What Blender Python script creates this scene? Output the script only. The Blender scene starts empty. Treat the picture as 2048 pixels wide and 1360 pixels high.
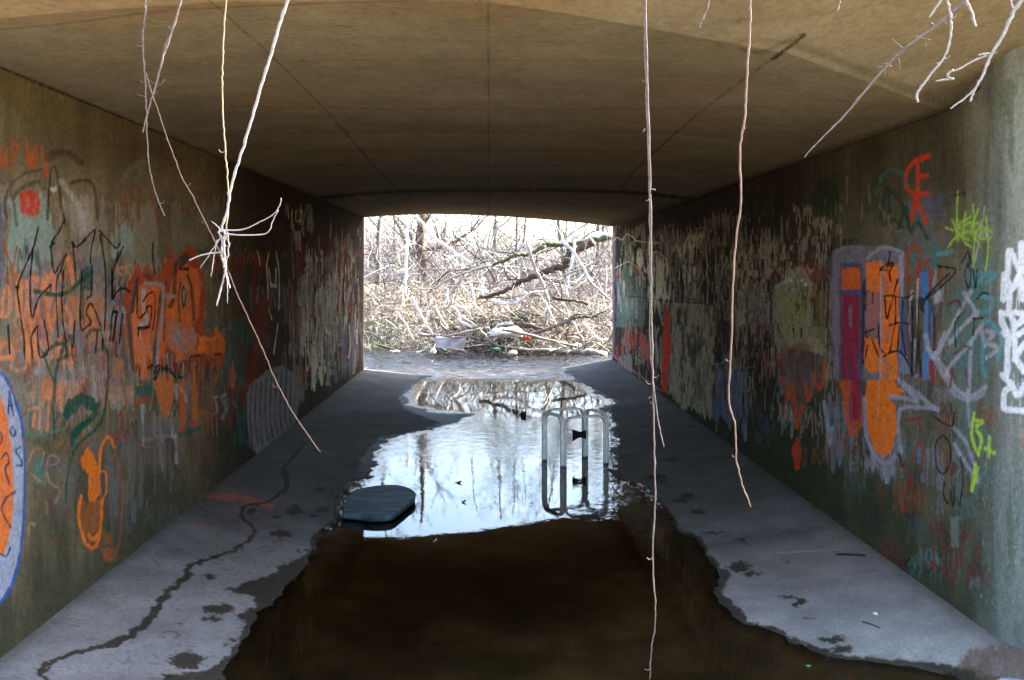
import bpy, bmesh, math, random
import numpy as np
from mathutils import Vector
random.seed(7)
C = bpy.context.scene.collection
SC = bpy.context.scene
# ------------------------------------------------------------------ camera, sky, sun, exposure
F, VX, VY, EYE = 2000.0, 978.0, 539.0, 1.65        # focal length (px of a 2048 wide picture), vanishing point, eye height
WATER = -0.14
cam = bpy.data.cameras.new('camera'); cam_o = bpy.data.objects.new('camera', cam); C.objects.link(cam_o)
cam.sensor_width = 36.0; cam.lens = 36.0 * F / 2048
cam.shift_x = (1024 - VX) / 2048; cam.shift_y = -(680 - VY) / 2048
cam.clip_start = 0.05; cam.clip_end = 3000
cam_o.location = (0, 0, EYE); cam_o.rotation_euler = (math.radians(90), 0, 0)
SC.camera = cam_o
SUN_AZ, SUN_EL = math.radians(66), math.radians(36)
w = bpy.data.worlds.new('World'); SC.world = w; w.use_nodes = True
nt = w.node_tree; bg = nt.nodes['Background']
sky = nt.nodes.new('ShaderNodeTexSky'); sky.sky_type = 'NISHITA'; sky.sun_disc = False
sky.sun_elevation = SUN_EL; sky.sun_rotation = SUN_AZ; sky.air_density = 1.0; sky.dust_density = 2.0
nt.links.new(sky.outputs[0], bg.inputs[0]); bg.inputs[1].default_value = 0.13
sl = bpy.data.lights.new('sun', 'SUN'); sl.energy = 4.9; sl.angle = math.radians(0.5); sl.color = (1, 0.94, 0.84)
so = bpy.data.objects.new('sun', sl); C.objects.link(so)
so.rotation_euler = Vector((math.sin(SUN_AZ)*math.cos(SUN_EL), math.cos(SUN_AZ)*math.cos(SUN_EL), math.sin(SUN_EL))).to_track_quat('Z', 'Y').to_euler()
SC.view_settings.view_transform = 'Standard'; SC.view_settings.look = 'None'
SC.view_settings.exposure = 3.25; SC.view_settings.gamma = 1.0
SC.render.engine = 'CYCLES'
SC.cycles.use_denoising = True; SC.cycles.caustics_reflective = False; SC.cycles.caustics_refractive = False
SC.cycles.max_bounces = 10; SC.cycles.diffuse_bounces = 5; SC.cycles.glossy_bounces = 4; SC.cycles.transparent_max_bounces = 12
SC.cycles.sample_clamp_indirect = 6.0

# ------------------------------------------------------------------ helpers
def tag(o, label=None, cat=None, group=None, kind=None):
    if label: o['label'] = label
    if cat: o['category'] = cat
    if group: o['group'] = group
    if kind: o['kind'] = kind
    return o
def empty(name, loc=(0, 0, 0)):
    o = bpy.data.objects.new(name, None); o.location = loc; C.objects.link(o); o.empty_display_size = .2
    return o
def link(name, me, mat, parent=None, smooth=True):
    if mat: me.materials.append(mat)
    if smooth: me.polygons.foreach_set('use_smooth', np.ones(len(me.polygons), bool))
    me.update()
    o = bpy.data.objects.new(name, me); C.objects.link(o)
    if parent:
        o.parent = parent
        o.matrix_parent_inverse.identity(); o.location = -parent.location
    return o
class MB:
    def __init__(s): s.v = []; s.f = []
    def tube(s, pts, rad, n=6, cap=True):
        P = [Vector(p) for p in pts]; b = len(s.v); up = Vector((.31, .17, .93)).normalized()
        prev = None
        for i, p in enumerate(P):
            t = (P[min(i+1, len(P)-1)] - P[max(i-1, 0)])
            if t.length < 1e-9: t = Vector((0, 0, 1))
            t.normalize()
            a = prev if prev is not None else (up if abs(t.dot(up)) < .9 else Vector((1, 0, 0)))
            u = (a - t*a.dot(t)).normalized(); prev = u; q = t.cross(u)
            r = rad[i] if hasattr(rad, '__len__') else rad
            for k in range(n):
                an = 2*math.pi*k/n
                s.v.append(tuple(p + (u*math.cos(an) + q*math.sin(an))*r))
        for i in range(len(P)-1):
            for k in range(n):
                k2 = (k+1) % n
                s.f.append((b+i*n+k, b+i*n+k2, b+(i+1)*n+k2, b+(i+1)*n+k))
        if cap:
            s.f.append(tuple(b+k for k in reversed(range(n)))); e = b+(len(P)-1)*n
            s.f.append(tuple(e+k for k in range(n)))
    def box(s, lo, hi):
        b = len(s.v)
        for z in (lo[2], hi[2]):
            for x, y in ((lo[0], lo[1]), (hi[0], lo[1]), (hi[0], hi[1]), (lo[0], hi[1])): s.v.append((x, y, z))
        s.f += [(b+3, b+2, b+1, b), (b+4, b+5, b+6, b+7)] + [(b+i, b+(i+1) % 4, b+4+(i+1) % 4, b+4+i) for i in range(4)]
    def build(s, name, mat, parent=None, smooth=True):
        me = bpy.data.meshes.new(name); me.from_pydata(s.v, [], s.f)
        return link(name, me, mat, parent, smooth)
def grid_mesh(name, X, Y, Z, attrs=None):
    R, K = X.shape
    me = bpy.data.meshes.new(name)
    me.vertices.add(R*K); me.vertices.foreach_set('co', np.stack([X, Y, Z], -1).astype(np.float32).ravel())
    i = np.arange((R-1)*(K-1)); r, c = i // (K-1), i % (K-1); a = r*K + c
    q = np.stack([a, a+1, a+K+1, a+K], -1).astype(np.int32)
    me.loops.add(q.size); me.loops.foreach_set('vertex_index', q.ravel())
    me.polygons.add(len(q)); me.polygons.foreach_set('loop_start', np.arange(0, q.size, 4, dtype=np.int32))
    me.update(calc_edges=True)
    for k, v in (attrs or {}).items():
        if v.ndim == 3:
            a_ = me.attributes.new(k, 'FLOAT_COLOR', 'POINT')
            a_.data.foreach_set('color', np.concatenate([v, np.ones(v.shape[:2]+(1,))], -1).astype(np.float32).ravel())
        else:
            a_ = me.attributes.new(k, 'FLOAT', 'POINT'); a_.data.foreach_set('value', v.astype(np.float32).ravel())
    return me
def smoothline(pts, n=6):
    if len(pts) < 3: n = max(n, 4)
    P = [np.array(p, float) for p in pts]; P = [2*P[0]-P[1]] + P + [2*P[-1]-P[-2]]
    out = []
    for i in range(1, len(P)-2):
        for k in range(n):
            t = k/n; a, b, c, d = P[i-1], P[i], P[i+1], P[i+2]
            out.append(.5*((2*b) + (c-a)*t + (2*a-5*b+4*c-d)*t*t + (3*b-a-3*c+d)*t**3))
    out.append(P[-2]); return out
def at(px, py, d): return ((px-VX)*d/F, d, EYE - (py-VY)*d/F)
def on_plane(px, py, z=WATER):
    d = F*(EYE-z)/(py-VY); return ((px-VX)*d/F, d)
def _hash(ix, iy, s):
    h = (ix.astype(np.int64)*374761393 + iy.astype(np.int64)*668265263 + s*974711) & 0xffffffff
    h = ((h ^ (h >> 13))*1274126177) & 0xffffffff
    return ((h ^ (h >> 16)) & 0xffff)/65535.0
def vn(u, v, s=0):
    iu, iv = np.floor(u), np.floor(v); fu, fv = u-iu, v-iv
    fu = fu*fu*(3-2*fu); fv = fv*fv*(3-2*fv)
    a = _hash(iu, iv, s); b = _hash(iu+1, iv, s); c = _hash(iu, iv+1, s); d = _hash(iu+1, iv+1, s)
    return (a*(1-fu)+b*fu)*(1-fv) + (c*(1-fu)+d*fu)*fv
def fbm(u, v, s=0, o=4):
    t = 0; a = .5; n = 0
    for k in range(o):
        t = t + a*vn(u*2**k, v*2**k, s+k*17); n += a; a *= .5
    return t/n
def inpoly(px, py, poly):
    r = np.zeros(px.shape, bool); n = len(poly)
    for i in range(n):
        x1, y1 = poly[i]; x2, y2 = poly[(i+1) % n]
        if y1 == y2: continue
        c = ((y1 > py) != (y2 > py)) & (px < (x2-x1)*(py-y1)/(y2-y1)+x1)
        r ^= c
    return r
def dist_line(px, py, pts, hx=1.0, closed=False):
    best = np.full(px.shape, 1e9); n = len(pts)
    for i in range(n if closed else n-1):
        ax, ay = pts[i][0]*hx, pts[i][1]; bx, by = pts[(i+1) % n][0]*hx, pts[(i+1) % n][1]
        dx, dy = bx-ax, by-ay; L = dx*dx+dy*dy+1e-12
        t = np.clip(((px*hx-ax)*dx+(py-ay)*dy)/L, 0, 1)
        best = np.minimum(best, np.hypot(px*hx-ax-t*dx, py-ay-t*dy))
    return best
def blade_mesh(name, P, W, col):
    """P (N,k,3) spines, W (N,k) widths, col (N,3) -> one mesh of thin crossed ribbons"""
    N, K, _ = P.shape
    rng = np.random.default_rng(5)
    side = rng.normal(size=(N, 1, 3)); T = P[:, -1:, :]-P[:, :1, :]
    side = np.cross(side, T); side /= np.linalg.norm(side, axis=-1, keepdims=True)+1e-9
    V = np.stack([P-side*W[..., None], P+side*W[..., None]], 2).reshape(-1, 3)
    base = np.arange(N)[:, None]*2*K + np.arange(K-1)[None]*2
    q = np.stack([base, base+1, base+3, base+2], -1).reshape(-1, 4).astype(np.int32)
    me = bpy.data.meshes.new(name)
    me.vertices.add(len(V)); me.vertices.foreach_set('co', V.astype(np.float32).ravel())
    me.loops.add(q.size); me.loops.foreach_set('vertex_index', q.ravel())
    me.polygons.add(len(q)); me.polygons.foreach_set('loop_start', np.arange(0, q.size, 4, dtype=np.int32))
    me.update(calc_edges=True)
    a_ = me.attributes.new('col', 'FLOAT_COLOR', 'POINT')
    cc = np.repeat(np.concatenate([col, np.ones((N, 1))], 1), 2*K, axis=0)
    a_.data.foreach_set('color', cc.astype(np.float32).ravel())
    return me

# ------------------------------------------------------------------ materials
def mat(name, col=(.5, .5, .5), rough=.8, attr=None, nscale=8, namt=.35, bump=0, bscale=30, metal=0, spec=.3, stretch=None):
    m = bpy.data.materials.new(name); m.use_nodes = True; t = m.node_tree; b = t.nodes['Principled BSDF']
    b.inputs['Roughness'].default_value = rough; b.inputs['Metallic'].default_value = metal
    b.inputs['Specular IOR Level'].default_value = spec
    tc = t.nodes.new('ShaderNodeTexCoord'); src = tc.outputs['Object']
    if stretch:
        mp = t.nodes.new('ShaderNodeMapping'); mp.inputs['Scale'].default_value = stretch
        t.links.new(src, mp.inputs[0]); src = mp.outputs[0]
    n = t.nodes.new('ShaderNodeTexNoise'); n.inputs['Scale'].default_value = nscale; n.inputs['Detail'].default_value = 6
    n.inputs['Roughness'].default_value = .65; t.links.new(src, n.inputs['Vector'])
    mr = t.nodes.new('ShaderNodeMapRange'); mr.inputs[1].default_value = .25; mr.inputs[2].default_value = .75
    mr.inputs[3].default_value = 1-namt; mr.inputs[4].default_value = 1+namt
    t.links.new(n.outputs['Fac'], mr.inputs[0])
    mx = t.nodes.new('ShaderNodeMix'); mx.data_type = 'RGBA'; mx.blend_type = 'MULTIPLY'; mx.inputs[0].default_value = 1
    if attr:
        at_ = t.nodes.new('ShaderNodeAttribute'); at_.attribute_name = attr; t.links.new(at_.outputs['Color'], mx.inputs[6])
    else: mx.inputs[6].default_value = (*col, 1)
    t.links.new(mr.outputs[0], mx.inputs[7]); t.links.new(mx.outputs[2], b.inputs['Base Color'])
    if bump:
        n2 = t.nodes.new('ShaderNodeTexNoise'); n2.inputs['Scale'].default_value = bscale; n2.inputs['Detail'].default_value = 5
        t.links.new(src, n2.inputs['Vector'])
        bp = t.nodes.new('ShaderNodeBump'); bp.inputs['Strength'].default_value = bump; bp.inputs['Distance'].default_value = .01
        t.links.new(n2.outputs['Fac'], bp.inputs['Height']); t.links.new(bp.outputs[0], b.inputs['Normal'])
    return m
M_wall = mat('painted_concrete', attr='col', rough=.95, nscale=45, namt=.17, bump=.35, bscale=60, spec=.03)
M_ceil = mat('ceiling_concrete', attr='col', rough=.95, nscale=30, namt=.2, bump=.15, bscale=60, spec=.03)
M_bark = mat('grey_bark', (.11, .095, .08), .9, nscale=25, namt=.5, bump=.6, bscale=50)
M_pale = mat('pale_barkless_wood', (.30, .26, .21), .8, nscale=18, namt=.35, bump=.4)
M_brown = mat('wet_brown_bark', (.075, .05, .034), .85, nscale=20, namt=.5, bump=.5)
M_moss = mat('mossy_bark', (.085, .085, .05), .9, nscale=16, namt=.5, bump=.6)
M_white = mat('bleached_wood', (.55, .53, .51), .8, nscale=20, namt=.25, bump=.3)
M_twig = mat('twig_bark', (.105, .082, .075), .8, nscale=90, namt=.5)
M_twig_r = mat('reddish_twig_bark', (.135, .085, .062), .7, nscale=60, namt=.35)
M_twig_o = mat('olive_twig_bark', (.22, .175, .105), .65, nscale=60, namt=.25)
M_twig_w = mat('pale_twig_bark', (.22, .20, .195), .7, nscale=70, namt=.25)
M_under = mat('dry_stems', attr='col', rough=.9, nscale=3, namt=.3)
M_soil = mat('leaf_litter_soil', (.17, .13, .085), .95, nscale=5, namt=.6, bump=.8, bscale=20)
M_litter = mat('dry_leaves', (.36, .27, .17), .95, nscale=3, namt=.5, bump=.8, bscale=15)
M_emb = mat('embankment_grass', (.16, .15, .07), .95, nscale=4, namt=.5, bump=.8, bscale=15)
M_conc = mat('weathered_concrete', (.30, .28, .24), .9, nscale=6, namt=.35, bump=.4)
M_frame = mat('chipped_white_enamel', (.80, .79, .77), .5, nscale=20, namt=.25, spec=.5)
M_board = mat('slate_blue_foam', (.07, .115, .155), .65, nscale=4.5, namt=.95, bump=.3, bscale=20, stretch=(1, 5, 1))
M_rag = mat('black_cloth', (.012, .011, .012), .9, nscale=20, namt=.4)
M_plastic = mat('grey_plastic', (.46, .44, .50), .35, nscale=7, namt=.4, spec=.5)
M_bag = mat('white_plastic', (.78, .78, .80), .4, nscale=9, namt=.25, bump=.5, bscale=10, spec=.5)
M_orange = mat('orange_plastic', (.75, .10, .02), .4, nscale=8, namt=.25)
M_green = mat('green_glass', (.05, .22, .08), .15, nscale=8, namt=.2, spec=.6)
M_black = mat('black_plastic', (.012, .012, .014), .4, nscale=20, namt=.3)
M_brick = mat('dark_brick', (.07, .05, .045), .85, nscale=20, namt=.4)

def waterline(m, z0, dark):
    t = m.node_tree; b = t.nodes['Principled BSDF']; lk = b.inputs['Base Color'].links[0]; src = lk.from_socket; t.links.remove(lk)
    g = t.nodes.new('ShaderNodeNewGeometry'); sp = t.nodes.new('ShaderNodeSeparateXYZ'); t.links.new(g.outputs['Position'], sp.inputs[0])
    mr = t.nodes.new('ShaderNodeMapRange'); mr.inputs[1].default_value = z0-.012; mr.inputs[2].default_value = z0+.012; t.links.new(sp.outputs['Z'], mr.inputs[0])
    mx = t.nodes.new('ShaderNodeMix'); mx.data_type = 'RGBA'; mx.inputs[6].default_value = (*dark, 1); t.links.new(mr.outputs[0], mx.inputs[0]); t.links.new(src, mx.inputs[7]); t.links.new(mx.outputs[2], b.inputs['Base Color'])
waterline(M_frame, WATER+.012, (.03, .025, .018)); waterline(M_board, WATER+.02, (.02, .022, .022))
def floor_mat():
    m = bpy.data.materials.new('stained_floor_concrete'); m.use_nodes = True; t = m.node_tree; b = t.nodes['Principled BSDF']
    L = t.links.new; N = t.nodes.new
    col = N('ShaderNodeAttribute'); col.attribute_name = 'col'
    wet = N('ShaderNodeAttribute'); wet.attribute_name = 'wet'
    tc = N('ShaderNodeTexCoord')
    n = N('ShaderNodeTexNoise'); n.inputs['Scale'].default_value = 70; n.inputs['Detail'].default_value = 6; n.inputs['Roughness'].default_value = .7
    L(tc.outputs['Object'], n.inputs['Vector'])
    n2 = N('ShaderNodeTexNoise'); n2.inputs['Scale'].default_value = 3; n2.inputs['Detail'].default_value = 5; L(tc.outputs['Object'], n2.inputs['Vector'])
    mr = N('ShaderNodeMapRange'); mr.inputs[1].default_value = .25; mr.inputs[2].default_value = .75; mr.inputs[3].default_value = .7; mr.inputs[4].default_value = 1.3
    L(n.outputs['Fac'], mr.inputs[0])
    mr2 = N('ShaderNodeMapRange'); mr2.inputs[1].default_value = .3; mr2.inputs[2].default_value = .7; mr2.inputs[3].default_value = .8; mr2.inputs[4].default_value = 1.2
    L(n2.outputs['Fac'], mr2.inputs[0])
    mu = N('ShaderNodeMath'); mu.operation = 'MULTIPLY'; L(mr.outputs[0], mu.inputs[0]); L(mr2.outputs[0], mu.inputs[1])
    mx = N('ShaderNodeMix'); mx.data_type = 'RGBA'; mx.blend_type = 'MULTIPLY'; mx.inputs[0].default_value = 1
    L(col.outputs['Color'], mx.inputs[6]); L(mu.outputs[0], mx.inputs[7]); L(mx.outputs[2], b.inputs['Base Color'])
    rr = N('ShaderNodeMapRange'); rr.inputs[3].default_value = .9; rr.inputs[4].default_value = .6; L(wet.outputs['Fac'], rr.inputs[0]); L(rr.outputs[0], b.inputs['Roughness'])
    b.inputs['Specular IOR Level'].default_value = .08
    bp = N('ShaderNodeBump'); bp.inputs['Strength'].default_value = .35; bp.inputs['Distance'].default_value = .006
    L(n.outputs['Fac'], bp.inputs['Height']); L(bp.outputs[0], b.inputs['Normal'])
    return m
def water_mat():
    m = bpy.data.materials.new('stream_water'); m.use_nodes = True; t = m.node_tree; L = t.links.new; N = t.nodes.new
    t.nodes.remove(t.nodes['Principled BSDF']); out = t.nodes['Material Output']
    tc = N('ShaderNodeTexCoord'); rip = N('ShaderNodeAttribute'); rip.attribute_name = 'ripple'
    mp = N('ShaderNodeMapping'); mp.inputs['Scale'].default_value = (1.0, .75, 1); L(tc.outputs['Object'], mp.inputs[0])
    n = N('ShaderNodeTexNoise'); n.inputs['Scale'].default_value = 7; n.inputs['Detail'].default_value = 4; L(mp.outputs[0], n.inputs['Vector'])
    n2 = N('ShaderNodeTexNoise'); n2.inputs['Scale'].default_value = 45; n2.inputs['Detail'].default_value = 2; L(mp.outputs[0], n2.inputs['Vector'])
    ad = N('ShaderNodeMath'); ad.operation = 'MULTIPLY_ADD'; ad.inputs[1].default_value = .12; L(n2.outputs['Fac'], ad.inputs[0]); L(n.outputs['Fac'], ad.inputs[2])
    bp = N('ShaderNodeBump'); bp.inputs['Distance'].default_value = .05; L(ad.outputs[0], bp.inputs['Height']); L(rip.outputs['Fac'], bp.inputs['Strength'])
    fr = N('ShaderNodeFresnel'); fr.inputs['IOR'].default_value = 1.36; L(bp.outputs[0], fr.inputs['Normal'])
    gl = N('ShaderNodeBsdfGlossy'); gl.inputs['Roughness'].default_value = .004; L(bp.outputs[0], gl.inputs['Normal'])
    tr = N('ShaderNodeBsdfTransparent'); tr.inputs['Color'].default_value = (.85, .78, .62, 1)
    mx = N('ShaderNodeMixShader'); L(fr.outputs[0], mx.inputs[0]); L(tr.outputs[0], mx.inputs[1]); L(gl.outputs[0], mx.inputs[2]); L(mx.outputs[0], out.inputs['Surface'])
    return m

def sstep(a, b, x):
    t = np.clip((x-a)/(b-a), 0, 1); return t*t*(3-2*t)
# ------------------------------------------------------------------ tunnel shape
XL, XR = -2.075, 2.27
def d_far(x): return 16.6 + (x-XL)/(XR-XL)*1.8
def lip(x): return np.interp(x, [-9, -2.1, 0, 1.25, 2.3, 9], [2.9, 2.9, 3.1, 3.3, 3.7, 4.6])
def d_joint(x): return 12.3 + (x-XL)/(XR-XL)*(-1.3)
def arch(x): return EYE + np.interp(x, [-3.4, XL, -1.55, -1.0, -.4, .3, 1.1, 1.8, XR, 3.6], [.80, .865, .912, .945, .945, .93, .888, .838, .79, .70])
def crease(x): return np.interp(x, [-3.4, -1.75, 0, 1.25, 2.27, 3.5], [3.6, 3.57, 3.5, 4.1, 5.0, 5.6])
def ceil_z(x, d):
    z = arch(x) + np.maximum(0, crease(x)-d)*.28
    return z

class Canvas:
    def __init__(s, X, Y, Z, col):
        s.X, s.Y, s.Z, s.col = X, Y, Z, col
        Yc = np.maximum(Y, .5)
        s.PX = VX + X*F/Yc; s.PY = VY + (EYE-Z)*F/Yc
        s.ok = Y > 3.0; s.ed = 1.0
    def _blend(s, m, a, c):
        s.col[m] = s.col[m]*(1-a[:, None]) + np.array(c)*a[:, None]
    def _box(s, x0, x1, y0, y1): return (s.PX > x0) & (s.PX < x1) & (s.PY > y0) & (s.PY < y1) & s.ok
    def stroke(s, pts, wd, c, a=.92, soft=1.2, hx=1.25, sm=True, wear=.35):
        if sm and len(pts) > 2: pts = smoothline(pts, 5)
        xs = [p[0] for p in pts]; ys = [p[1] for p in pts]; e = wd+4
        m = s._box(min(xs)-e, max(xs)+e, min(ys)-e, max(ys)+e)
        if not m.any(): return
        px, py = s.PX[m], s.PY[m]
        nz = vn(px*.35, py*.06, 3)
        dd = dist_line(px, py, pts, hx) + (nz-.5)*min(wd*.5, 3)
        al = sstep(wd/2+soft, wd/2-soft, dd)*a
        al *= 1-wear*sstep(.45, .75, fbm(px*.3, py*.07, 11, 3))
        s._blend(m, al, c)
    def poly(s, pts, c, a=.9, soft=1.5, wear=.3, wob=3):
        xs = [p[0] for p in pts]; ys = [p[1] for p in pts]
        m = s._box(min(xs)-5, max(xs)+5, min(ys)-5, max(ys)+5)
        if not m.any(): return
        px, py = s.PX[m], s.PY[m]
        qx = px + (vn(px*.1, py*.08, 5)-.5)*wob; qy = py + (vn(px*.3, py*.05, 6)-.5)*wob*2
        ins = inpoly(qx, qy, pts); dd = dist_line(qx, qy, pts, closed=True)
        al = np.where(ins, sstep(-soft, soft, dd), sstep(soft, -soft, dd))*a
        al *= 1-wear*sstep(.45, .75, fbm(px*.22, py*.05, 12, 3))
        s._blend(m, al, c)
    def streak(s, pts, c, thr=.5, sx=3.5, sy=30, a=.8, seed=0, sharp=.08, feather=25):
        xs = [p[0] for p in pts]; ys = [p[1] for p in pts]
        m = s._box(min(xs), max(xs), min(ys), max(ys))
        if not m.any(): return
        px, py = s.PX[m], s.PY[m]
        ins = inpoly(px, py, pts); dd = dist_line(px, py, pts, closed=True)
        n = fbm(px/sx, py/sy, 100+seed, 3)*.7 + .3*vn(px/sx*.22, py/sy*.35, 300+seed) + .34*(fbm(px/45, py/60, 500+seed, 2)-.5) + .12*(vn(px/1.7, py/4, 600+seed)-.5)
        th = thr + .3*(1-np.clip(dd/feather, 0, 1))
        s._blend(m, np.where(ins, sstep(th, th+sharp, n), 0)*a, c)
    def drips(s, x0, x1, y0, y1, n, c, ln=(15, 60), wd=2.2, a=.7, seed=0):
        r = random.Random(seed)
        for i in range(n):
            x = r.uniform(x0, x1); y = r.uniform(y0, y1); l = r.uniform(*ln)
            s.stroke([(x, y), (x+r.uniform(-1, 1), y+l*.5), (x+r.uniform(-1.5, 1.5), y+l)], wd*r.uniform(.6, 1.3), c, a*r.uniform(.5, 1), .8)
def crop(ox, oy, sc): return lambda *p: [(ox+x/sc, oy+y/sc) for x, y in p]
L1 = crop(0, 240, 2.8325); L2 = crop(0, 700, 2.4275); LA = crop(0, 420, 4.533); LB = crop(220, 440, 4.5346); LC = crop(220, 680, 5.23); LD = crop(440, 380, 3.58)
R5 = crop(1220, 380, 2.345); R6 = crop(1560, 280, 2.6148); R7 = crop(1560, 760, 2.2664); RA = crop(1220, 420, 3.0909); RB = crop(1420, 420, 2.519); RC = crop(1660, 460, 4.533); RD = crop(1860, 360, 2.718)
F3 = crop(0, 860, 2.6947); F7 = crop(1200, 900, 2.4151)
ORG = (.90, .20, .02); ORG2 = (.72, .165, .04); SAL = (.80, .28, .12); RED = (.58, .04, .01); DRED = (.24, .035, .02); GRN = (.015, .085, .055); TEAL = (.04, .26, .21)
MINT = (.27, .38, .33); BLK = (.01, .009, .01); WHT = (.74, .75, .78); LGR = (.44, .41, .41); BLUE = (.03, .12, .45); SKYB = (.12, .30, .62); CREAM = (.72, .65, .48)
LIME = (.38, .62, .07); NAVY = (.02, .035, .11); PURP = (.20, .16, .26); MAR = (.22, .02, .04); LAV = (.33, .31, .42); CYAN = (.08, .36, .42); BRN = (.07, .045, .025); GREYB = (.2, .22, .27)

def wall_canvas(path, nrow, zb=-.10):
    P = np.array(path); X = np.repeat(P[:, 0][None], nrow, 0); Y = np.repeat(P[:, 1][None], nrow, 0)
    top = ceil_z(P[:, 0], P[:, 1]) + .04
    t = np.linspace(0, 1, nrow)[:, None]; Z = zb + (top-zb)[None]*t
    return Canvas(X, Y, Z, np.zeros(X.shape+(3,)))

# ---- left wall
pth = [(-4.2, 1.6), (-3.4, 2.1), (-2.75, 2.6), (-2.35, 2.95), (-2.15, 3.3), (XL, 3.7)]
pth += [(XL, -XL*F/(VX-x)) for x in np.arange(-60, 726, 1.0)] + [(XL, 16.6)]
cv = wall_canvas(pth, 560); PX, PY, Zw = cv.PX, cv.PY, cv.Z
n1 = fbm(PX/60, PY/60, 1, 4); n2 = fbm(PX/5, PY/45, 2, 3); n3 = fbm(PX/18, PY/140, 4, 3)
base = np.array((.185, .145, .085))[None, None]*(.65+.7*n1)[..., None]
base = base*(.75+.5*n3)[..., None]*(.9+.2*n2)[..., None]
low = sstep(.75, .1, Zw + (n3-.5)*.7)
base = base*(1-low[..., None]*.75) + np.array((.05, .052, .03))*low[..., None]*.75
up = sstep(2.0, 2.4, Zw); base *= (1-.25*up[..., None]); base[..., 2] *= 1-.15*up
far = sstep(380, 520, PX); base = base*(1-.85*far[..., None]) + np.array((.026, .016, .009))*(far*.85)[..., None]*(.5+n2)[..., None]  # dark worn paint, blackened further along as tunnel shade in the colour
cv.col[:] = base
S, PL, ST, DR = cv.stroke, cv.poly, cv.streak, cv.drips
# worn pale and mint ground behind the tags
ST([(-20, 350), (330, 400), (330, 800), (-20, 900)], (.30, .265, .225), .36, 6, 60, .6, 1)
ST([(0, 380), (110, 380), (120, 540), (0, 560)], MINT, .36, 9, 40, .75, 2); ST(L1((40, 480), (260, 400), (300, 620), (30, 720)), MINT, .42, 5, 30, .7, 9)
ST([(210, 400), (270, 400), (270, 520), (215, 520)], MINT, .36, 8, 40, .75, 3); ST([(100, 400), (200, 360), (210, 520), (110, 540)], (.40, .34, .27), .42, 6, 50, .6, 4)
ST([(30, 520), (260, 500), (260, 720), (30, 720)], (.22, .21, .26), .44, 6, 22, .7, 5); ST([(0, 540), (150, 520), (150, 740), (0, 740)], SAL, .46, 6, 26, .8, 6)
ST([(140, 620), (260, 600), (260, 760), (140, 790)], (.42, .12, .09), .52, 4, 18, .8, 7); ST([(330, 400), (460, 380), (470, 500), (330, 520)], (.23, .2, .18), .46, 4, 40, .6, 8)
ST([(60, 720), (230, 700), (230, 870), (60, 900)], LGR, .52, 5, 30, .6, 10); ST([(100, 690), (240, 700), (240, 840), (130, 860)], (.26, .09, .06), .58, 4, 30, .7, 11)
def scrib(cv, n, box, cols, seed, wd=(3, 6), al=(.35, .75)):
    r = random.Random(seed)
    for i in range(n):
        x = r.uniform(box[0], box[2]); y = r.uniform(box[1], box[3]); c = r.choice(cols); hh = r.uniform(18, 55); ww = hh*r.uniform(.18, .4); k = r.choice((0, 0, 1, 2, 3)); w_ = r.uniform(*wd); a_ = r.uniform(*al)
        for j in range(r.randint(1, 4)):
            xx = x+j*ww*1.5
            if k == 0: p = [(xx, y+hh), (xx+ww*.2, y), (xx+ww*.6, y+hh*.7), (xx+ww, y), (xx+ww*1.2, y+hh)]
            elif k == 1: p = [(xx+ww, y), (xx, y+hh*.25), (xx+ww, y+hh*.6), (xx, y+hh)]
            elif k == 2: p = [(xx+ww*.5, y), (xx, y+hh*.5), (xx+ww*.5, y+hh), (xx+ww, y+hh*.5), (xx+ww*.5, y)]
            else: p = [(xx, y), (xx+ww*.1, y+hh), (xx, y+hh*.4), (xx+ww, y+hh*.2), (xx+ww*.8, y+hh)]
            p = [(a+r.gauss(0, 2), b+r.gauss(0, 3)) for a, b in p]
            cv.stroke(p, w_, c, a_, 1.8, wear=.6)
            if r.random() < .4: cv.stroke([(xx+ww*.5, y+hh*.8), (xx+ww*.5, y+hh+r.uniform(10, 50))], 1.8, c, a_*.8, .9)
scrib(cv, 46, (0, 470, 250, 860), [(.30, .08, .04), (.5, .2, .1), (.05, .18, .15), (.3, .29, .28), (.13, .11, .18), (.06, .05, .05), (.42, .12, .04)], 51)
scrib(cv, 26, (250, 470, 520, 860), [(.26, .05, .03), (.33, .1, .04), (.04, .13, .11), (.2, .19, .18), (.03, .025, .02)], 52)
scrib(cv, 34, (-10, 500, 240, 800), [(.62, .2, .07), (.7, .26, .12), (.03, .03, .03), (.34, .06, .03), (.34, .33, .33)], 57, (4, 8), (.45, .8))
scrib(cv, 22, (240, 500, 470, 820), [(.03, .03, .03), (.34, .06, .03), (.34, .33, .33), (.5, .13, .04)], 58, (3, 6), (.4, .7))
DR(-10, 460, 520, 760, 90, (.04, .035, .03), (20, 70), 2, .45, 61); DR(-10, 470, 520, 760, 70, (.5, .16, .06), (20, 70), 2.2, .5, 62); DR(0, 470, 540, 800, 60, (.36, .35, .36), (20, 80), 2.4, .45, 63)
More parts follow.
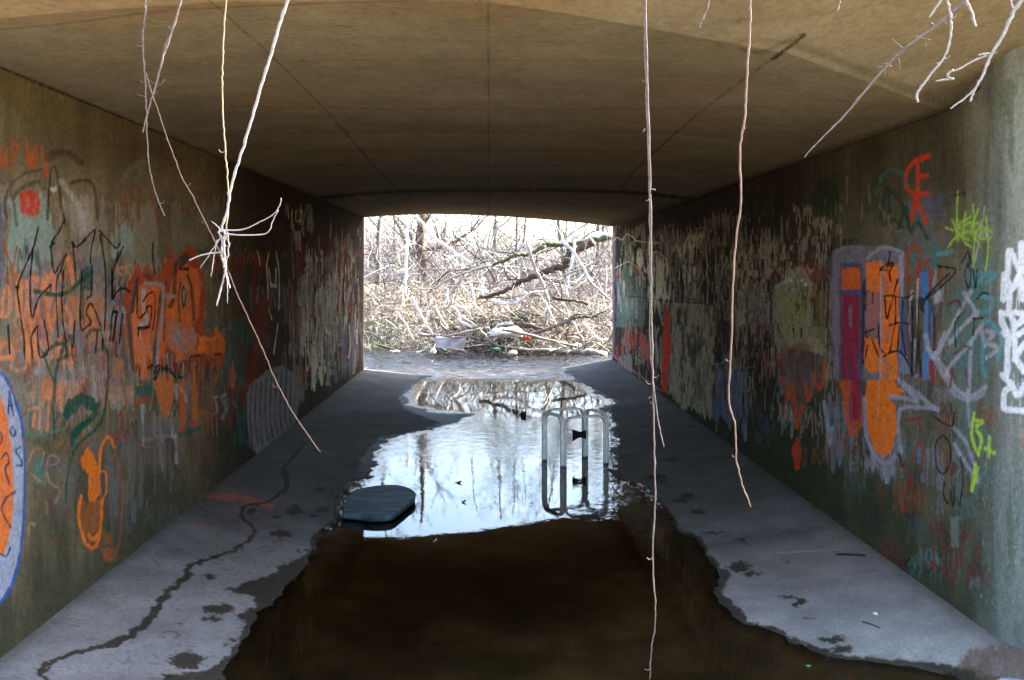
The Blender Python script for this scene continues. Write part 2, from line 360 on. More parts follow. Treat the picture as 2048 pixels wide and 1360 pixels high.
# upper left orange letters, red disc, dark arcs
for p in (L1((5, 150), (8, 240), (30, 265), (38, 160)), L1((68, 120), (72, 270)), L1((72, 130), (100, 140), (95, 180), (75, 190)), L1((150, 130), (165, 260), (180, 190), (190, 270), (205, 140)), L1((235, 150), (245, 290), (262, 300)), L1((265, 200), (268, 320))):
    S(p, 6.5, (.48, .085, .02), .8, 2, wear=.5)
PL(L1((110, 430), (150, 395), (210, 400), (232, 460), (222, 530), (170, 550), (115, 520)), RED, .9, 4)
S(L1((40, 560), (30, 460), (60, 370), (150, 300), (240, 280)), 6, (.06, .045, .03), .7, 3); S(L1((95, 590), (80, 500), (90, 420), (150, 370), (220, 350)), 7, (.06, .045, .03), .7, 3)
S(L1((270, 210), (330, 185), (400, 195), (460, 240)), 15, (.055, .042, .025), .75, 5); S(L1((270, 560), (280, 380), (300, 260), (330, 330), (350, 500), (370, 590)), 6, (.05, .035, .02), .85, 2)
S(L1((400, 360), (440, 345), (515, 350), (540, 430), (550, 560)), 7, (.05, .035, .02), .8, 2.5); S(L1((345, 345), (420, 450), (470, 540)), 12, (.42, .4, .38), .75, 3)
PL(L1((285, 390), (320, 370), (325, 400), (290, 410)), WHT, .6, 2); PL(L1((440, 520), (500, 510), (480, 640), (455, 690)), LGR, .7, 4); S(L1((700, 340), (740, 280), (800, 240)), 14, (.17, .19, .16), .6, 5)
S(L1((820, 240), (770, 340)), 9, (.17, .19, .16), .6, 4)
# red uppercase marks
for p in (L1((660, 400), (665, 500), (668, 600), (700, 565)), L1((705, 410), (720, 500), (715, 560)), L1((740, 400), (745, 490)), L1((795, 390), (790, 560)), L1((855, 395), (865, 500)), L1((1020, 520), (1060, 500)), L1((895, 500), (900, 600)), L1((755, 560), (750, 630))):
    S(p, 4.5, (.30, .05, .025), .8, 1.5)
S(L1((20, 700), (70, 830), (95, 720)), 5, (.42, .05, .03), .8); S(L1((70, 830), (75, 950)), 4, (.42, .1, .05), .7)
# salmon scrawl on far left
for p in (LA((20, 960), (30, 760), (60, 700), (90, 760), (90, 900), (60, 960)), LA((170, 640), (190, 760), (190, 960), (230, 1100), (260, 1340)), LA((240, 650), (250, 800), (225, 950)), LA((400, 560), (440, 640), (400, 680), (420, 720)), LA((290, 620), (340, 630)), LA((610, 430), (640, 560), (650, 700), (560, 740)), LA((600, 880), (640, 960), (640, 1100)), LA((0, 1230), (60, 1210), (110, 1260), (100, 1340), (20, 1345)), LA((150, 780), (160, 950)), LA((300, 1150), (340, 1320)), LA((440, 950), (470, 1100))):
    S(p, 9, SAL, .85, 2, wear=.5)
for p in (L2((0, 40), (60, 30), (60, 90), (120, 90), (130, 20)), L2((140, 290), (190, 285), (190, 380)), L2((165, 310), (160, 370)), L2((215, 250), (240, 190), (230, 390)), L2((285, 190), (295, 290)), L2((150, 210), (160, 250), (170, 205))):
    S(p, 7, SAL, .8, 2, wear=.4)
# orange block piece
PL(LB((120, 680), (250, 390), (300, 480), (340, 390), (440, 540), (550, 240), (600, 350), (720, 220), (780, 280), (860, 560), (850, 960), (1000, 1040), (1040, 1140), (1030, 1330), (760, 1330), (620, 1360), (240, 1360), (190, 1340)), (.42, .06, .018), .92, 2, .3)
PL(LB((190, 850), (250, 620), (320, 560), (470, 580), (520, 700), (560, 560), (620, 440), (680, 400), (790, 440), (830, 600), (800, 900), (740, 960), (820, 1060), (1030, 1080), (1030, 1200), (900, 1230), (860, 1200), (640, 1280), (330, 1350), (230, 1350)), ORG2, .93, 2, .25)
PL(LB((200, 900), (240, 640), (260, 880), (300, 1180), (320, 1350), (230, 1350)), (.75, .22, .08), .9, 1.5, .2); PL(LB((800, 1050), (960, 1050), (950, 960), (1030, 1060), (1035, 1180), (860, 1210), (800, 1180)), ORG, .75, 1.5, .3)
S(LB((200, 830), (230, 640), (255, 530)), 9, (.03, .07, .06), .9); S(LB((170, 860), (185, 1100), (215, 1350)), 9, (.05, .08, .07), .9)
S(LB((310, 640), (320, 590), (400, 575), (480, 600), (490, 700), (470, 900), (440, 1100), (420, 1340)), 9, (.30, .30, .31), .9); S(LB((460, 660), (440, 860), (410, 1100), (400, 1330)), 8, (.05, .065, .07), .9)
S(LB((300, 640), (310, 820), (340, 920), (270, 950)), 9, LGR, .9); S(LB((265, 1010), (300, 1150), (320, 1300)), 6, LGR, .8); S(LB((380, 960), (370, 1200)), 6, (.2, .15, .14), .8)
for p in (LB((300, 740), (340, 680), (400, 660), (410, 800), (390, 1000)), LB((250, 600), (250, 880), (320, 840), (330, 790), (380, 790), (370, 900), (350, 960)), LB((255, 1050), (265, 980), (340, 975))): S(p, 4, BLK, .95, 1)
S(LB((255, 980), (300, 985), (350, 970)), 7, BLK, .9, 1)
S(LB((640, 570), (620, 700), (640, 1000)), 5, (.06, .04, .03), .8); PL(LB((640, 620), (670, 560), (700, 620), (700, 760), (670, 800), (640, 760)), (.33, .27, .25), .8, 1.5); S(LB((668, 590), (650, 680), (668, 790), (690, 680), (668, 590)), 4, BRN, .95, 1)
S(LB((700, 500), (740, 620), (760, 900)), 8, (.05, .035, .03), .85); S(LB((600, 400), (580, 640), (560, 760), (530, 780)), 9, (.03, .05, .04), .9); PL(LB((590, 370), (640, 320), (710, 280), (720, 370), (640, 430)), (.04, .06, .045), .9, 2)
PL(LB((300, 520), (350, 470), (390, 520), (350, 560)), (.04, .07, .06), .85, 2); S(LB((640, 440), (700, 445)), 8, BLK, .95, 1); S(LB((510, 560), (500, 700), (490, 1100)), 4, BRN, .8)
PL(LB((520, 1060), (570, 880), (600, 960), (640, 1000), (700, 980), (770, 960), (800, 1120), (700, 1200), (600, 1180), (550, 1160)), (.40, .25, .22), .65, 2, .5); ST(LB((500, 900), (830, 900), (830, 1360), (500, 1360)), (.32, .29, .32), .50, 3, 14, .8, 13)
PL(LB((510, 1130), (560, 1180), (600, 1250), (540, 1350), (500, 1300)), (.04, .045, .05), .7, 3, .6); S(LB((510, 690), (575, 690)), 9, (.4, .28, .25), .9); S(LB((770, 980), (800, 1080), (780, 1180)), 4, (.06, .06, .07), .8)
PL(LB((850, 900), (920, 850), (890, 1000), (940, 1050), (860, 1060)), (.10, .12, .14), .8, 3); ST(LB((880, 380), (1100, 380), (1100, 1040), (880, 1040)), (.16, .15, .14), .5, 3, 40, .7, 14)
PL(LC((240, 0), (440, 0), (430, 240), (400, 400), (290, 420), (260, 300)), (.70, .2, .07), .85, 2, .3); PL(LC((260, 490), (440, 430), (450, 580), (350, 610), (270, 590)), (.025, .13, .10), .9, 2); PL(LC((240, 600), (430, 570), (440, 660), (250, 690)), (.32, .07, .03), .7, 3)
PL(LC((450, 440), (560, 330), (650, 370), (680, 520), (640, 720), (590, 870), (560, 830), (510, 640)), (.66, .18, .05), .93, 1.5, .2); PL(LC((720, 420), (800, 420), (800, 930), (735, 980)), (.62, .14, .03), .93, 1.5, .25); PL(LC((850, 250), (900, 300), (925, 880), (855, 900)), (.60, .15, .03), .93, 1.5, .25)
PL(LC((780, 140), (830, 100), (860, 300), (850, 420), (780, 420)), (.3, .13, .09), .7, 2); PL(LC((1000, 0), (1190, 0), (1190, 120), (1120, 420), (1060, 520), (1080, 330), (1020, 200)), (.40, .12, .03), .75, 2, .6)
PL(LC((930, 340), (970, 420), (965, 740), (940, 700)), (.3, .04, .02), .75, 2); S(LC((730, 990), (830, 960), (935, 920)), 9, (.02, .12, .08), .9); PL(LC((735, 920), (800, 900), (800, 960), (740, 985)), RED, .7, 2); PL(LC((850, 840), (920, 840), (920, 890), (850, 900)), RED, .7, 2)
S(LC((830, 430), (820, 760), (830, 900)), 5, (.15, .17, .2), .85); S(LC((690, 470), (700, 600)), 7, LGR, .7); S(LC((715, 480), (780, 560), (800, 640)), 5, LGR, .6); S(LC((470, 560), (480, 720), (540, 860)), 7, (.06, .1, .1), .75)
DR(LC((260, 0))[0][0], LC((1160, 0))[0][0], 712, 735, 60, BLK, (10, 40), 2.4, .85, 3); DR(300, 370, 700, 735, 20, LGR, (10, 35), 2.5, .7, 4)
for p in (LC((400, 290), (440, 260)), LC((480, 280), (520, 270), (480, 400), (460, 410)), LC((540, 290), (620, 310), (680, 390)), LC((720, 390), (760, 390)), LC((850, 170), (930, 160)), LC((1100, 150), (1150, 150)), LC((470, 340), (490, 280))): S(p, 5, BLK, .9, 1)
# white letters and red marks under the piece
for p in (LC((345, 690), (345, 1100)), LC((345, 1050), (440, 1040)), LC((465, 770), (460, 980), (520, 1020), (540, 1060)), LC((520, 800), (530, 980)), LC((640, 760), (650, 980)), LC((530, 1010), (690, 1010)), LC((690, 990), (695, 1280)), LC((520, 1080), (550, 1350))): S(p, 7, (.40, .40, .42), .75, 2.5, wear=.5)
S(LC((590, 1200), (610, 1040), (650, 1090), (650, 1240)), 10, (.06, .05, .04), .8, 3); S(LC((390, 1240), (410, 1080), (450, 1090)), 8, (.09, .08, .06), .7, 3)
for p in (LC((5, 735), (10, 980)), LC((65, 740), (85, 980)), LC((120, 735), (130, 980)), LC((85, 800), (120, 740)), LC((180, 760), (205, 940))): S(p, 3.5, (.27, .05, .025), .8, 1.2)
S(LC((0, 980), (60, 1030), (205, 1000)), 8, (.36, .06, .03), .85)
# green serpent and other teal
S(L1((200, 970), (320, 990), (400, 960), (480, 890), (520, 860)), 10, GRN, .9, 2); PL(L1((460, 850), (510, 830), (520, 960), (470, 960)), GRN, .85, 3); S(L1((470, 950), (465, 1120)), 9, GRN, .8, 2); S(L1((490, 1230), (520, 1190), (570, 1190)), 7, GRN, .85)
S(L1((570, 1190), (600, 1300), (620, 1360)), 5, GRN, .8); S(L2((525, 0), (525, 150), (490, 350), (370, 470), (330, 600), (318, 750)), 6.5, GRN, .92)
S(L1((240, 1340), (300, 1280), (360, 1270), (380, 1330), (330, 1360)), 9, GRN, .85); S(L2((300, 0), (270, 120), (260, 300), (265, 430)), 8, GRN, .85); S(L2((200, 0), (265, 160)), 5, GRN, .8)
PL(L2((300, 320), (330, 240), (400, 205), (460, 230), (475, 290), (440, 300), (400, 260), (370, 300), (330, 330)), GRN, .93, 2); S(L2((475, 270), (450, 330), (400, 370), (360, 420)), 13, GRN, .93); S(L2((430, 340), (360, 400), (350, 460)), 11, GRN, .9)
for p in (L2((100, 100), (110, 230), (95, 330)), L2((130, 120), (150, 260), (130, 400)), L2((180, 130), (170, 260)), L2((130, 400), (180, 420), (240, 400), (310, 380)), L2((170, 640), (180, 560), (210, 520)), L2((215, 650), (235, 540)), L2((60, 60), (90, 240))): S(p, 7, TEAL, .6, 2.5, wear=.6)
PL(L2((165, 530), (205, 520), (210, 600), (180, 650)), TEAL, .6, 4)
for p in (L2((140, 540), (170, 480), (210, 490), (200, 560)), L2((150, 600), (200, 640)), L2((225, 560), (245, 515), (285, 525), (270, 555), (235, 560)), L2((220, 560), (240, 640), (290, 680), (270, 740)), L2((225, 740), (230, 790)), L2((140, 900), (145, 840), (170, 850))): S(p, 5, (.52, .28, .15), .75, 1.5)
S(L2((230, 720), (240, 760), (300, 640)), 5, (.3, .06, .03), .7); S(L2((240, 900), (290, 920), (340, 720)), 5, (.2, .05, .02), .6, 2)
scrib(cv, 26, (60, 850, 430, 1060), [(.16, .16, .15), (.10, .10, .10), (.05, .08, .05), (.22, .09, .05), (.12, .12, .16)], 67, (4, 9), (.25, .5))
ST([(150, 860), (430, 800), (420, 960), (220, 1080)], (.17, .16, .155), .50, 5, 45, .6, 68)
# two bright orange figures low down
PL(L2((390, 530), (430, 470), (450, 500), (480, 580), (490, 700), (460, 740), (430, 740), (430, 600), (395, 570)), ORG, .95, 1.5, .15); PL(L2((385, 710), (430, 760), (440, 860), (440, 940), (400, 880), (380, 780)), (.55, .13, .03), .6, 2, .5)
S(L2((395, 710), (382, 790), (400, 900), (440, 960), (480, 920), (495, 740)), 8, ORG, .95, 1.5, wear=.2); S(L2((430, 890), (450, 920), (480, 890)), 8, ORG, .9); S(L2((490, 590), (515, 600), (515, 690), (490, 740)), 5, ORG, .9)
PL(L2((430, 740), (490, 730), (480, 880), (440, 890)), (.5, .13, .03), .75, 2, .5); S(L2((480, 600), (490, 480), (525, 420), (555, 470)), 7, ORG, .9); S(L2((555, 470), (590, 640), (590, 850), (560, 1000), (520, 1010), (480, 940)), 5, (.42, .1, .04), .7, 2); PL(L2((500, 890), (550, 890), (545, 950), (510, 940)), (.45, .12, .04), .6, 4)
PL(L2((500, 960), (560, 960), (540, 1020), (510, 1020)), (.5, .12, .04), .6, 4); S(L1((0, 480), (0, 950)), 5, BLUE, .9, 2)
# black tags
for p in (LA((350, 150), (300, 350), (240, 480), (160, 700), (180, 900), (215, 1150), (225, 1350)), LA((300, 350), (275, 650), (290, 970), (350, 800), (460, 680)), LA((590, 80), (530, 200), (465, 320), (490, 560), (540, 500), (600, 400), (560, 520), (510, 680), (520, 1000), (530, 1150)), LA((655, 310), (700, 330), (760, 280), (860, 180), (830, 330), (820, 480)), LA((905, 190), (960, 250), (1050, 345), (1088, 300)), LA((910, 230), (950, 500), (960, 800), (945, 1100)), LA((575, 560), (560, 800), (570, 1000), (600, 1200)), LA((740, 560), (730, 1050), (790, 1055), (825, 1010), (780, 930), (830, 850), (915, 1060)), LA((1070, 380), (1030, 560), (1015, 800), (1060, 740)), LA((70, 1050), (90, 1300)), LA((340, 1050), (285, 1150), (295, 1340)), LA((340, 1060), (350, 1260), (375, 1340), (440, 1260), (400, 1000)), LA((680, 1010), (660, 1250)), LA((885, 1100), (865, 1290)), LA((660, 340), (680, 500), (690, 640)), LA((830, 500), (830, 750), (790, 800)), LA((1060, 920), (1020, 940), (1000, 1180)), LA((1060, 930), (1020, 1180)), LA((930, 1170), (930, 1270)), LB((20, 440), (20, 700), (60, 650), (120, 620), (180, 650)), LB((120, 240), (60, 380)), LB((60, 830), (30, 1100)), LB((110, 850), (85, 1120)), LB((390, 210), (390, 380), (410, 480))):
    S(p, 4.4, BLK, .95, 1.0, wear=.15)
for p in (LA((460, 330), (480, 300)), LA((150, 700), (165, 700)), LA((655, 300), (670, 330)), LA((1040, 920), (1060, 930))): S(p, 7, BLK, .95, 1)
# left edge oval piece
PL([(-60, 690), (-5, 730), (18, 770), (38, 830), (47, 900), (47, 1010), (40, 1100), (22, 1170), (-5, 1210), (-60, 1230)], (.42, .46, .58), .95, 2, .3)
PL([(-60, 780), (0, 790), (14, 830), (24, 900), (28, 980), (24, 1050), (8, 1110), (-60, 1130)], ORG, .95, 2, .12)
S([(-10, 735), (16, 765), (38, 825), (49, 900), (49, 1010), (41, 1100), (24, 1170), (-5, 1215)], 7, BLUE, .9, 2)
for p in (L2((45, 200), (40, 310)), L2((45, 200), (65, 320)), L2((42, 270), (62, 270)), L2((62, 370), (50, 390), (62, 420), (75, 400), (62, 370)), L2((100, 470), (78, 490), (100, 530), (105, 560), (80, 560))): S(p, 4.5, (.03, .05, .22), .95, 1)
for p in (L2((0, 400), (10, 430), (0, 460)), L2((5, 530), (30, 500), (45, 540), (25, 580), (45, 650)), L2((70, 690), (30, 720), (10, 780), (50, 860)), L2((0, 990), (30, 1000), (50, 960))): S(p, 5, NAVY, .9, 1.2)
# worn far half: dark reds, teal and peeling cream
ST([(440, 500), (560, 480), (560, 820), (440, 880)], (.17, .03, .015), .42, 5, 40, .8, 20); ST([(560, 470), (726, 450), (726, 720), (560, 800)], (.26, .045, .022), .46, 4, 30, .8, 21)
ST([(440, 620), (510, 620), (510, 900), (440, 920)], (.03, .10, .085), .46, 5, 40, .75, 22); PL(LC((1255, 380), (1290, 190), (1320, 400), (1310, 500), (1265, 500)), (.55, .13, .06), .85, 1.5)
for p in (LC((1220, 700), (1200, 630), (1260, 620)), LC((1280, 640), (1330, 700)), LC((1240, 640), (1230, 800)), LC((1250, 100), (1240, 500))): S(p, 4, (.10, .2, .22), .7, 2)
ST([(585, 500), (720, 480), (720, 690), (600, 780), (585, 640)], CREAM, .50, 2.6, 20, .9, 23, .06); ST([(600, 560), (690, 540), (690, 760), (610, 790)], CREAM, .49, 2.6, 26, .9, 24, .06); ST([(560, 400), (640, 400), (640, 480), (560, 490)], CREAM, .58, 2.6, 24, .7, 25, .06)
ST([(560, 560), (726, 430), (726, 740), (560, 830)], (.30, .25, .2), .46, 3, 40, .65, 29); ST([(630, 660), (728, 640), (728, 742), (630, 800)], (.16, .13, .15), .42, 5, 50, .7, 26)
PL(LD((615, 95), (660, 110), (675, 250), (660, 320), (625, 280)), (.40, .36, .28), .8, 1.5, .7); PL(LD((540, 720), (600, 700), (640, 780), (600, 840), (545, 800)), (.42, .39, .32), .7, 2, .6); PL(LD((535, 290), (580, 300), (575, 430), (540, 430)), CREAM, .55, 1.5, .7)
for p in (LD((350, 450), (335, 550), (345, 700), (345, 780)), LD((400, 440), (420, 560), (425, 700), (420, 860)), LD((350, 560), (365, 690)), LD((400, 560), (400, 680)), LD((350, 850), (370, 930)), LD((415, 960), (400, 1060), (385, 1170)), LD((270, 440), (290, 540)), LD((515, 140), (512, 270)), LD((485, 110), (490, 200)), LD((545, 150), (545, 220), (575, 215)), LD((735, 440), (730, 600)), LD((925, 960), (935, 1100), (920, 1200)), LD((830, 560), (820, 680)), LD((615, 1100), (615, 1260)), LD((730, 1080), (735, 1280)), LD((765, 720), (770, 900)), LD((680, 450), (690, 520))): S(p, 2.6, (.75, .68, .52), .85, .9, wear=.4)
S(LD((365, 680), (400, 690)), 7, (.75, .68, .52), .8); S(LD((570, 650), (640, 630), (690, 690)), 5, (.2, .18, .15), .7, 2); PL(LD((900, 780), (950, 780), (950, 880), (905, 880)), (.30, .07, .04), .7, 2); PL(LD((960, 430), (1000, 420), (1010, 480), (960, 490)), (.28, .09, .06), .6, 3)
DR(570, 720, 440, 700, 60, (.72, .66, .5), (14, 50), 1.8, .7, 8); DR(560, 725, 460, 720, 120, (.02, .014, .01), (14, 60), 2.2, .7, 9)
PL([(492, 800), (500, 770), (530, 745), (560, 730), (590, 745), (600, 800), (590, 860), (550, 895), (515, 910), (498, 890)], (.25, .235, .24), .85, 3, .3)
for k in range(9): S([(503+k*10, 772-k*5), (500+k*10, 830), (506+k*10, 900-k*6)], 2.8, (.02, .015, .015), .85, 1)
S([(492, 800), (495, 870), (512, 908)], 3, BLK, .8, 1)
# dark joint at the top of the wall
S([(-60, 110), (0, 135), (320, 265), (640, 396), (728, 437)], 5, (.03, .022, .014), .9, 1.5, sm=False)
cv.col *= (1+.22*(vn(PX*.55, PY*.55, 401)-.5)+.25*(vn(PX*.2, PY*.2, 402)-.5))[..., None]
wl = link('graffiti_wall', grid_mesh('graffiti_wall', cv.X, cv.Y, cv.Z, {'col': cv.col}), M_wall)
tag(wl, 'concrete tunnel wall with orange block piece, green serpent and black tags, curving out at near oval piece', 'wall')

# ---- right wall with its curved wing
pth = [(XR, 18.4)] + [(XR, XR*F/(x-VX)) for x in np.arange(1226, 1984, 1.0)]
s0 = pth[-1]; ang = 0; p = np.array(s0)
while True:
    ang = min(ang + .016, math.radians(42)); stp = .006 if ang < .7 else .02
    p = p + np.array((math.sin(ang), -math.cos(ang)))*stp
    pth.append(tuple(p))
    if p[0] > 4.2: break
cv = wall_canvas(pth, 560); PX, PY, Zw = cv.PX, cv.PY, cv.Z
n1 = fbm(PX/60, PY/60, 31, 4); n2 = fbm(PX/5, PY/45, 32, 3); n3 = fbm(PX/20, PY/160, 34, 3)
base = np.array((.135, .125, .085))[None, None]*(.6+.8*n1)[..., None]*(.7+.6*n3)[..., None]*(.85+.3*n2)[..., None]
far = np.maximum(sstep(1880, 1520, PX), .75*sstep(1.75, 2.2, Zw)*sstep(1960, 1880, PX)); base = base*(1-.85*far[..., None]) + np.array((.024, .018, .011))*(far*.85)[..., None]*(.4+1.2*n2)[..., None]  # base blackened towards the far end, tunnel shade worked into the colour
low = sstep(.8, .1, Zw + (n3-.5)*.8); base = base*(1-low[..., None]*.72) + np.array((.035, .045, .022))*low[..., None]*.72
wing = sstep(1925, 2010, PX); base = base*(1-wing[..., None]*.75) + (np.array((.205, .235, .215))*(.6+.8*n3[..., None])*(.85+.3*n2[..., None]))*wing[..., None]*.75  # moss green plus sky light at the mouth, both mixed into the colour
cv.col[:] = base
S, PL, ST, DR = cv.stroke, cv.poly, cv.streak, cv.drips
ST([(1225, 440), (1700, 380), (1700, 820), (1225, 780)], (.34, .30, .24), .50, 3, 22, .6, 40); ST([(1900, 500), (2000, 500), (2000, 1000), (1900, 1000)], (.13, .20, .19), .45, 10, 90, .6, 41)
ST([(1960, 150), (2046, 150), (2046, 1270), (1960, 1200)], (.10, .13, .085), .52, 8, 150, .7, 42); ST([(1780, 380), (1900, 380), (1900, 560), (1780, 560)], (.14, .14, .19), .46, 10, 40, .6, 43)
scrib(cv, 40, (1600, 520, 1960, 1080), [(.16, .03, .03), (.22, .22, .26), (.05, .15, .15), (.03, .035, .06), (.30, .09, .03), (.02, .03, .025)], 53)
scrib(cv, 34, (1420, 480, 1640, 860), [(.15, .04, .025), (.25, .23, .2), (.06, .08, .12), (.02, .018, .015), (.3, .07, .03)], 54, (2.5, 5))
ST([(1640, 780), (1700, 760), (1900, 900), (1900, 1000), (1650, 950)], (.2, .2, .24), .46, 5, 60, .7, 70); ST([(1860, 560), (1990, 520), (1990, 760), (1880, 760)], (.06, .2, .2), .48, 7, 40, .6, 71)
scrib(cv, 26, (1430, 470, 1660, 840), [(.36, .32, .26), (.4, .08, .03), (.02, .02, .02), (.10, .12, .2)], 59, (2.5, 5), (.5, .85))
DR(1430, 1700, 440, 820, 120, (.5, .46, .38), (10, 45), 1.9, .6, 64); DR(1660, 1990, 520, 900, 90, (.3, .3, .36), (20, 80), 2.2, .5, 65); DR(1660, 1960, 700, 1050, 50, (.02, .02, .025), (20, 70), 2.2, .55, 66)
# pale curtain at the far end
ST(RA((25, 160), (250, 190), (250, 420), (25, 370)), CREAM, .42, 2.6, 18, .85, 44, .07); ST(RA((230, 230), (380, 280), (380, 560), (225, 720)), CREAM, .40, 2.6, 20, .85, 45, .07); ST(RA((380, 180), (610, 100), (600, 330), (560, 560), (380, 560)), CREAM, .46, 2.8, 18, .85, 46, .07)
ST(RB((0, 90), (140, 90), (330, 330), (330, 700), (150, 780), (0, 460)), (.5, .45, .35), .54, 3, 14, .65, 47, .08); ST(RB((150, 120), (620, 120), (620, 360), (150, 360)), (.40, .35, .27), .54, 3, 16, .7, 48)
PL(RA((40, 390), (110, 350), (160, 360), (200, 430), (225, 560), (215, 720), (40, 720)), (.17, .22, .175), .75, 2, .5); PL(RA((60, 560), (170, 540), (190, 640), (60, 650)), (.22, .30, .27), .5, 5)
PL(RA((130, 340), (165, 350), (200, 410), (205, 450), (160, 390)), (.30, .05, .04), .85, 1.5); PL(RA((30, 370), (75, 375), (70, 420), (35, 410)), (.24, .04, .03), .8, 1.5)
for p in (RA((25, 190), (45, 170), (75, 185), (105, 150), (150, 175), (160, 190), (240, 200), (300, 205)), RA((25, 360), (60, 345), (110, 320), (150, 340), (195, 390), (210, 430)), RA((380, 270), (395, 235), (425, 225), (430, 260)), RA((450, 230), (470, 190), (500, 120)), RA((545, 115), (595, 110), (600, 160), (595, 300), (620, 380)), RA((295, 135), (330, 190), (355, 250)), RA((480, 180), (510, 160), (525, 200)), RA((565, 370), (580, 420), (560, 470), (555, 550)), RA((355, 590), (370, 540), (375, 470)), RA((240, 270), (300, 260), (350, 320), (360, 400)), RA((275, 560), (295, 600), (325, 710)), RA((300, 730), (285, 800), (295, 950)), RA((315, 960), (320, 1080))): S(p, 2.0, (.70, .62, .46), .85, .9, wear=.5)
DR(1230, 1340, 480, 600, 55, CREAM, (15, 45), 2, .7, 21); DR(1345, 1420, 450, 590, 55, CREAM, (12, 45), 2, .7, 22); DR(1225, 1420, 470, 780, 110, (.02, .018, .014), (10, 45), 2.2, .75, 23)
ST(RA((25, 690), (250, 760), (250, 1060), (20, 900)), (.40, .06, .035), .44, 3.5, 25, .8, 49); ST(RA((60, 650), (220, 700), (200, 900), (80, 800)), (.28, .27, .28), .50, 4, 20, .7, 50); PL(RA((190, 800), (235, 810), (240, 900), (200, 940)), (.55, .09, .03), .8, 1.5, .5)
PL(RA((380, 575), (640, 585), (636, 1300), (440, 1205), (375, 1140)), (.50, .44, .31), .7, 3, .7, 8); ST(RA((380, 575), (640, 585), (636, 1300), (440, 1205), (375, 1140)), (.07, .055, .04), .48, 3.5, 22, .8, 51)
ST(RA((490, 690), (615, 690), (615, 1080), (490, 1000)), (.03, .055, .14), .44, 5, 40, .8, 52); PL(RA((410, 620), (430, 600), (440, 700), (410, 700)), (.05, .045, .04), .8, 1.5); PL(RA((280, 690), (295, 640), (315, 710), (285, 715)), BLK, .85, 1.5)
ST(RA((380, 760), (460, 780), (450, 1180), (380, 1130)), (.06, .05, .045), .48, 4, 40, .7, 58); ST(RA((480, 1000), (640, 1020), (636, 1290), (460, 1190)), (.17, .12, .075), .42, 5, 30, .8, 53)
PL(RA((345, 590), (370, 640), (365, 760), (380, 800), (376, 920), (360, 960), (360, 1132), (318, 1120), (322, 800), (336, 680)), (.66, .05, .012), .95, 1.2, .12)
S(RA((110, 530), (350, 560), (640, 585)), 2, BLK, .8, .8); S(RA((22, 100), (18, 600), (12, 890)), 8, (.40, .25, .32), .6, 4); S(RA((10, 890), (130, 985), (310, 1115)), 5, (.40, .12, .18), .75, 2); S(RA((240, 700), (245, 1000)), 5, (.3, .05, .08), .6, 2)  # pink upright at the far edge paints in a rim of sky light
# blue grey low panel, dark middle
ST(RB((10, 760), (210, 780), (200, 1180), (10, 1050)), (.13, .165, .25), .33, 5, 50, .85, 54); ST(RB((10, 760), (150, 790), (150, 1130), (10, 1050)), (.025, .025, .04), .54, 3, 60, .7, 55); PL(RB((30, 540), (110, 560), (110, 700), (40, 760)), (.035, .022, .014), .7, 4)
for p in (RB((20, 780), (60, 770), (90, 740)), RB((65, 480), (75, 550), (95, 540)), RB((245, 520), (270, 470), (300, 520), (275, 550)), RB((165, 830), (185, 900), (180, 1160)), RB((360, 30), (365, 160))): S(p, 4, (.27, .27, .27), .7, 2, wear=.5)
ST(RB((220, 780), (340, 800), (340, 1250), (210, 1180)), (.07, .09, .09), .46, 5, 40, .7, 56); ST(RB((150, 150), (330, 150), (330, 760), (150, 780)), (.14, .035, .025), .60, 5, 22, .7, 57); DR(1425, 1560, 470, 800, 80, (.45, .42, .36), (8, 30), 2, .6, 25); DR(1425, 1660, 440, 800, 90, BLK, (10, 40), 2.5, .6, 26)
# green head and red dome
PL(RB((330, 390), (390, 345), (400, 300), (455, 290), (500, 340), (530, 420), (525, 580), (595, 600), (580, 720), (400, 700), (350, 590)), (.29, .285, .17), .85, 1.8, .5); PL(RB((380, 430), (500, 420), (500, 580), (380, 580)), (.27, .28, .11), .7, 4, .5); PL(RB((530, 430), (590, 400), (580, 700), (530, 640)), (.15, .14, .05), .75, 2, .5)
S(RB((330, 390), (385, 350), (400, 300), (430, 330), (455, 285), (500, 340), (525, 430)), 7, (.33, .32, .32), .75, 2); S(RB((330, 390), (345, 560)), 6, (.28, .28, .26), .7, 2); S(RB((455, 275), (490, 310), (520, 400), (525, 500)), 5, (.27, .05, .03), .85, 1.2); S(RB((525, 460), (525, 580)), 4, BLK, .85, 1)
S(RB((420, 600), (422, 640)), 5, BLK, .9, 1); S(RB((460, 595), (462, 640)), 5, BLK, .9, 1); S(RB((600, 420), (590, 560), (610, 680)), 6, (.07, .04, .03), .8, 1.5); ST(RB((330, 300), (600, 330), (590, 720), (340, 700)), (.04, .04, .03), .62, 3, 14, .7, 59)
ST(RB((330, 300), (530, 300), (530, 420), (330, 420)), (.6, .6, .58), .46, 3, 10, .8, 65)
PL(RB((350, 730), (420, 680), (480, 670), (520, 720), (580, 740), (565, 900), (500, 960), (440, 1090), (395, 950), (345, 850)), (.13, .085, .07), .75, 2, .4); S(RB((345, 760), (370, 720), (430, 680), (490, 670), (520, 710)), 4, (.36, .10, .07), .85, 1.2)
for p in (RB((350, 840), (380, 880), (395, 950), (410, 900)), RB((420, 880), (430, 1000), (440, 1100), (465, 990)), RB((480, 880), (495, 960), (510, 920)), RB((520, 830), (550, 900), (570, 860), (580, 760))): S(p, 8, (.55, .08, .02), .85, 2, wear=.4)
PL(RB((440, 1140), (464, 1200), (452, 1310), (430, 1300), (410, 1200)), (.55, .06, .02), .9, 1.5, .25)
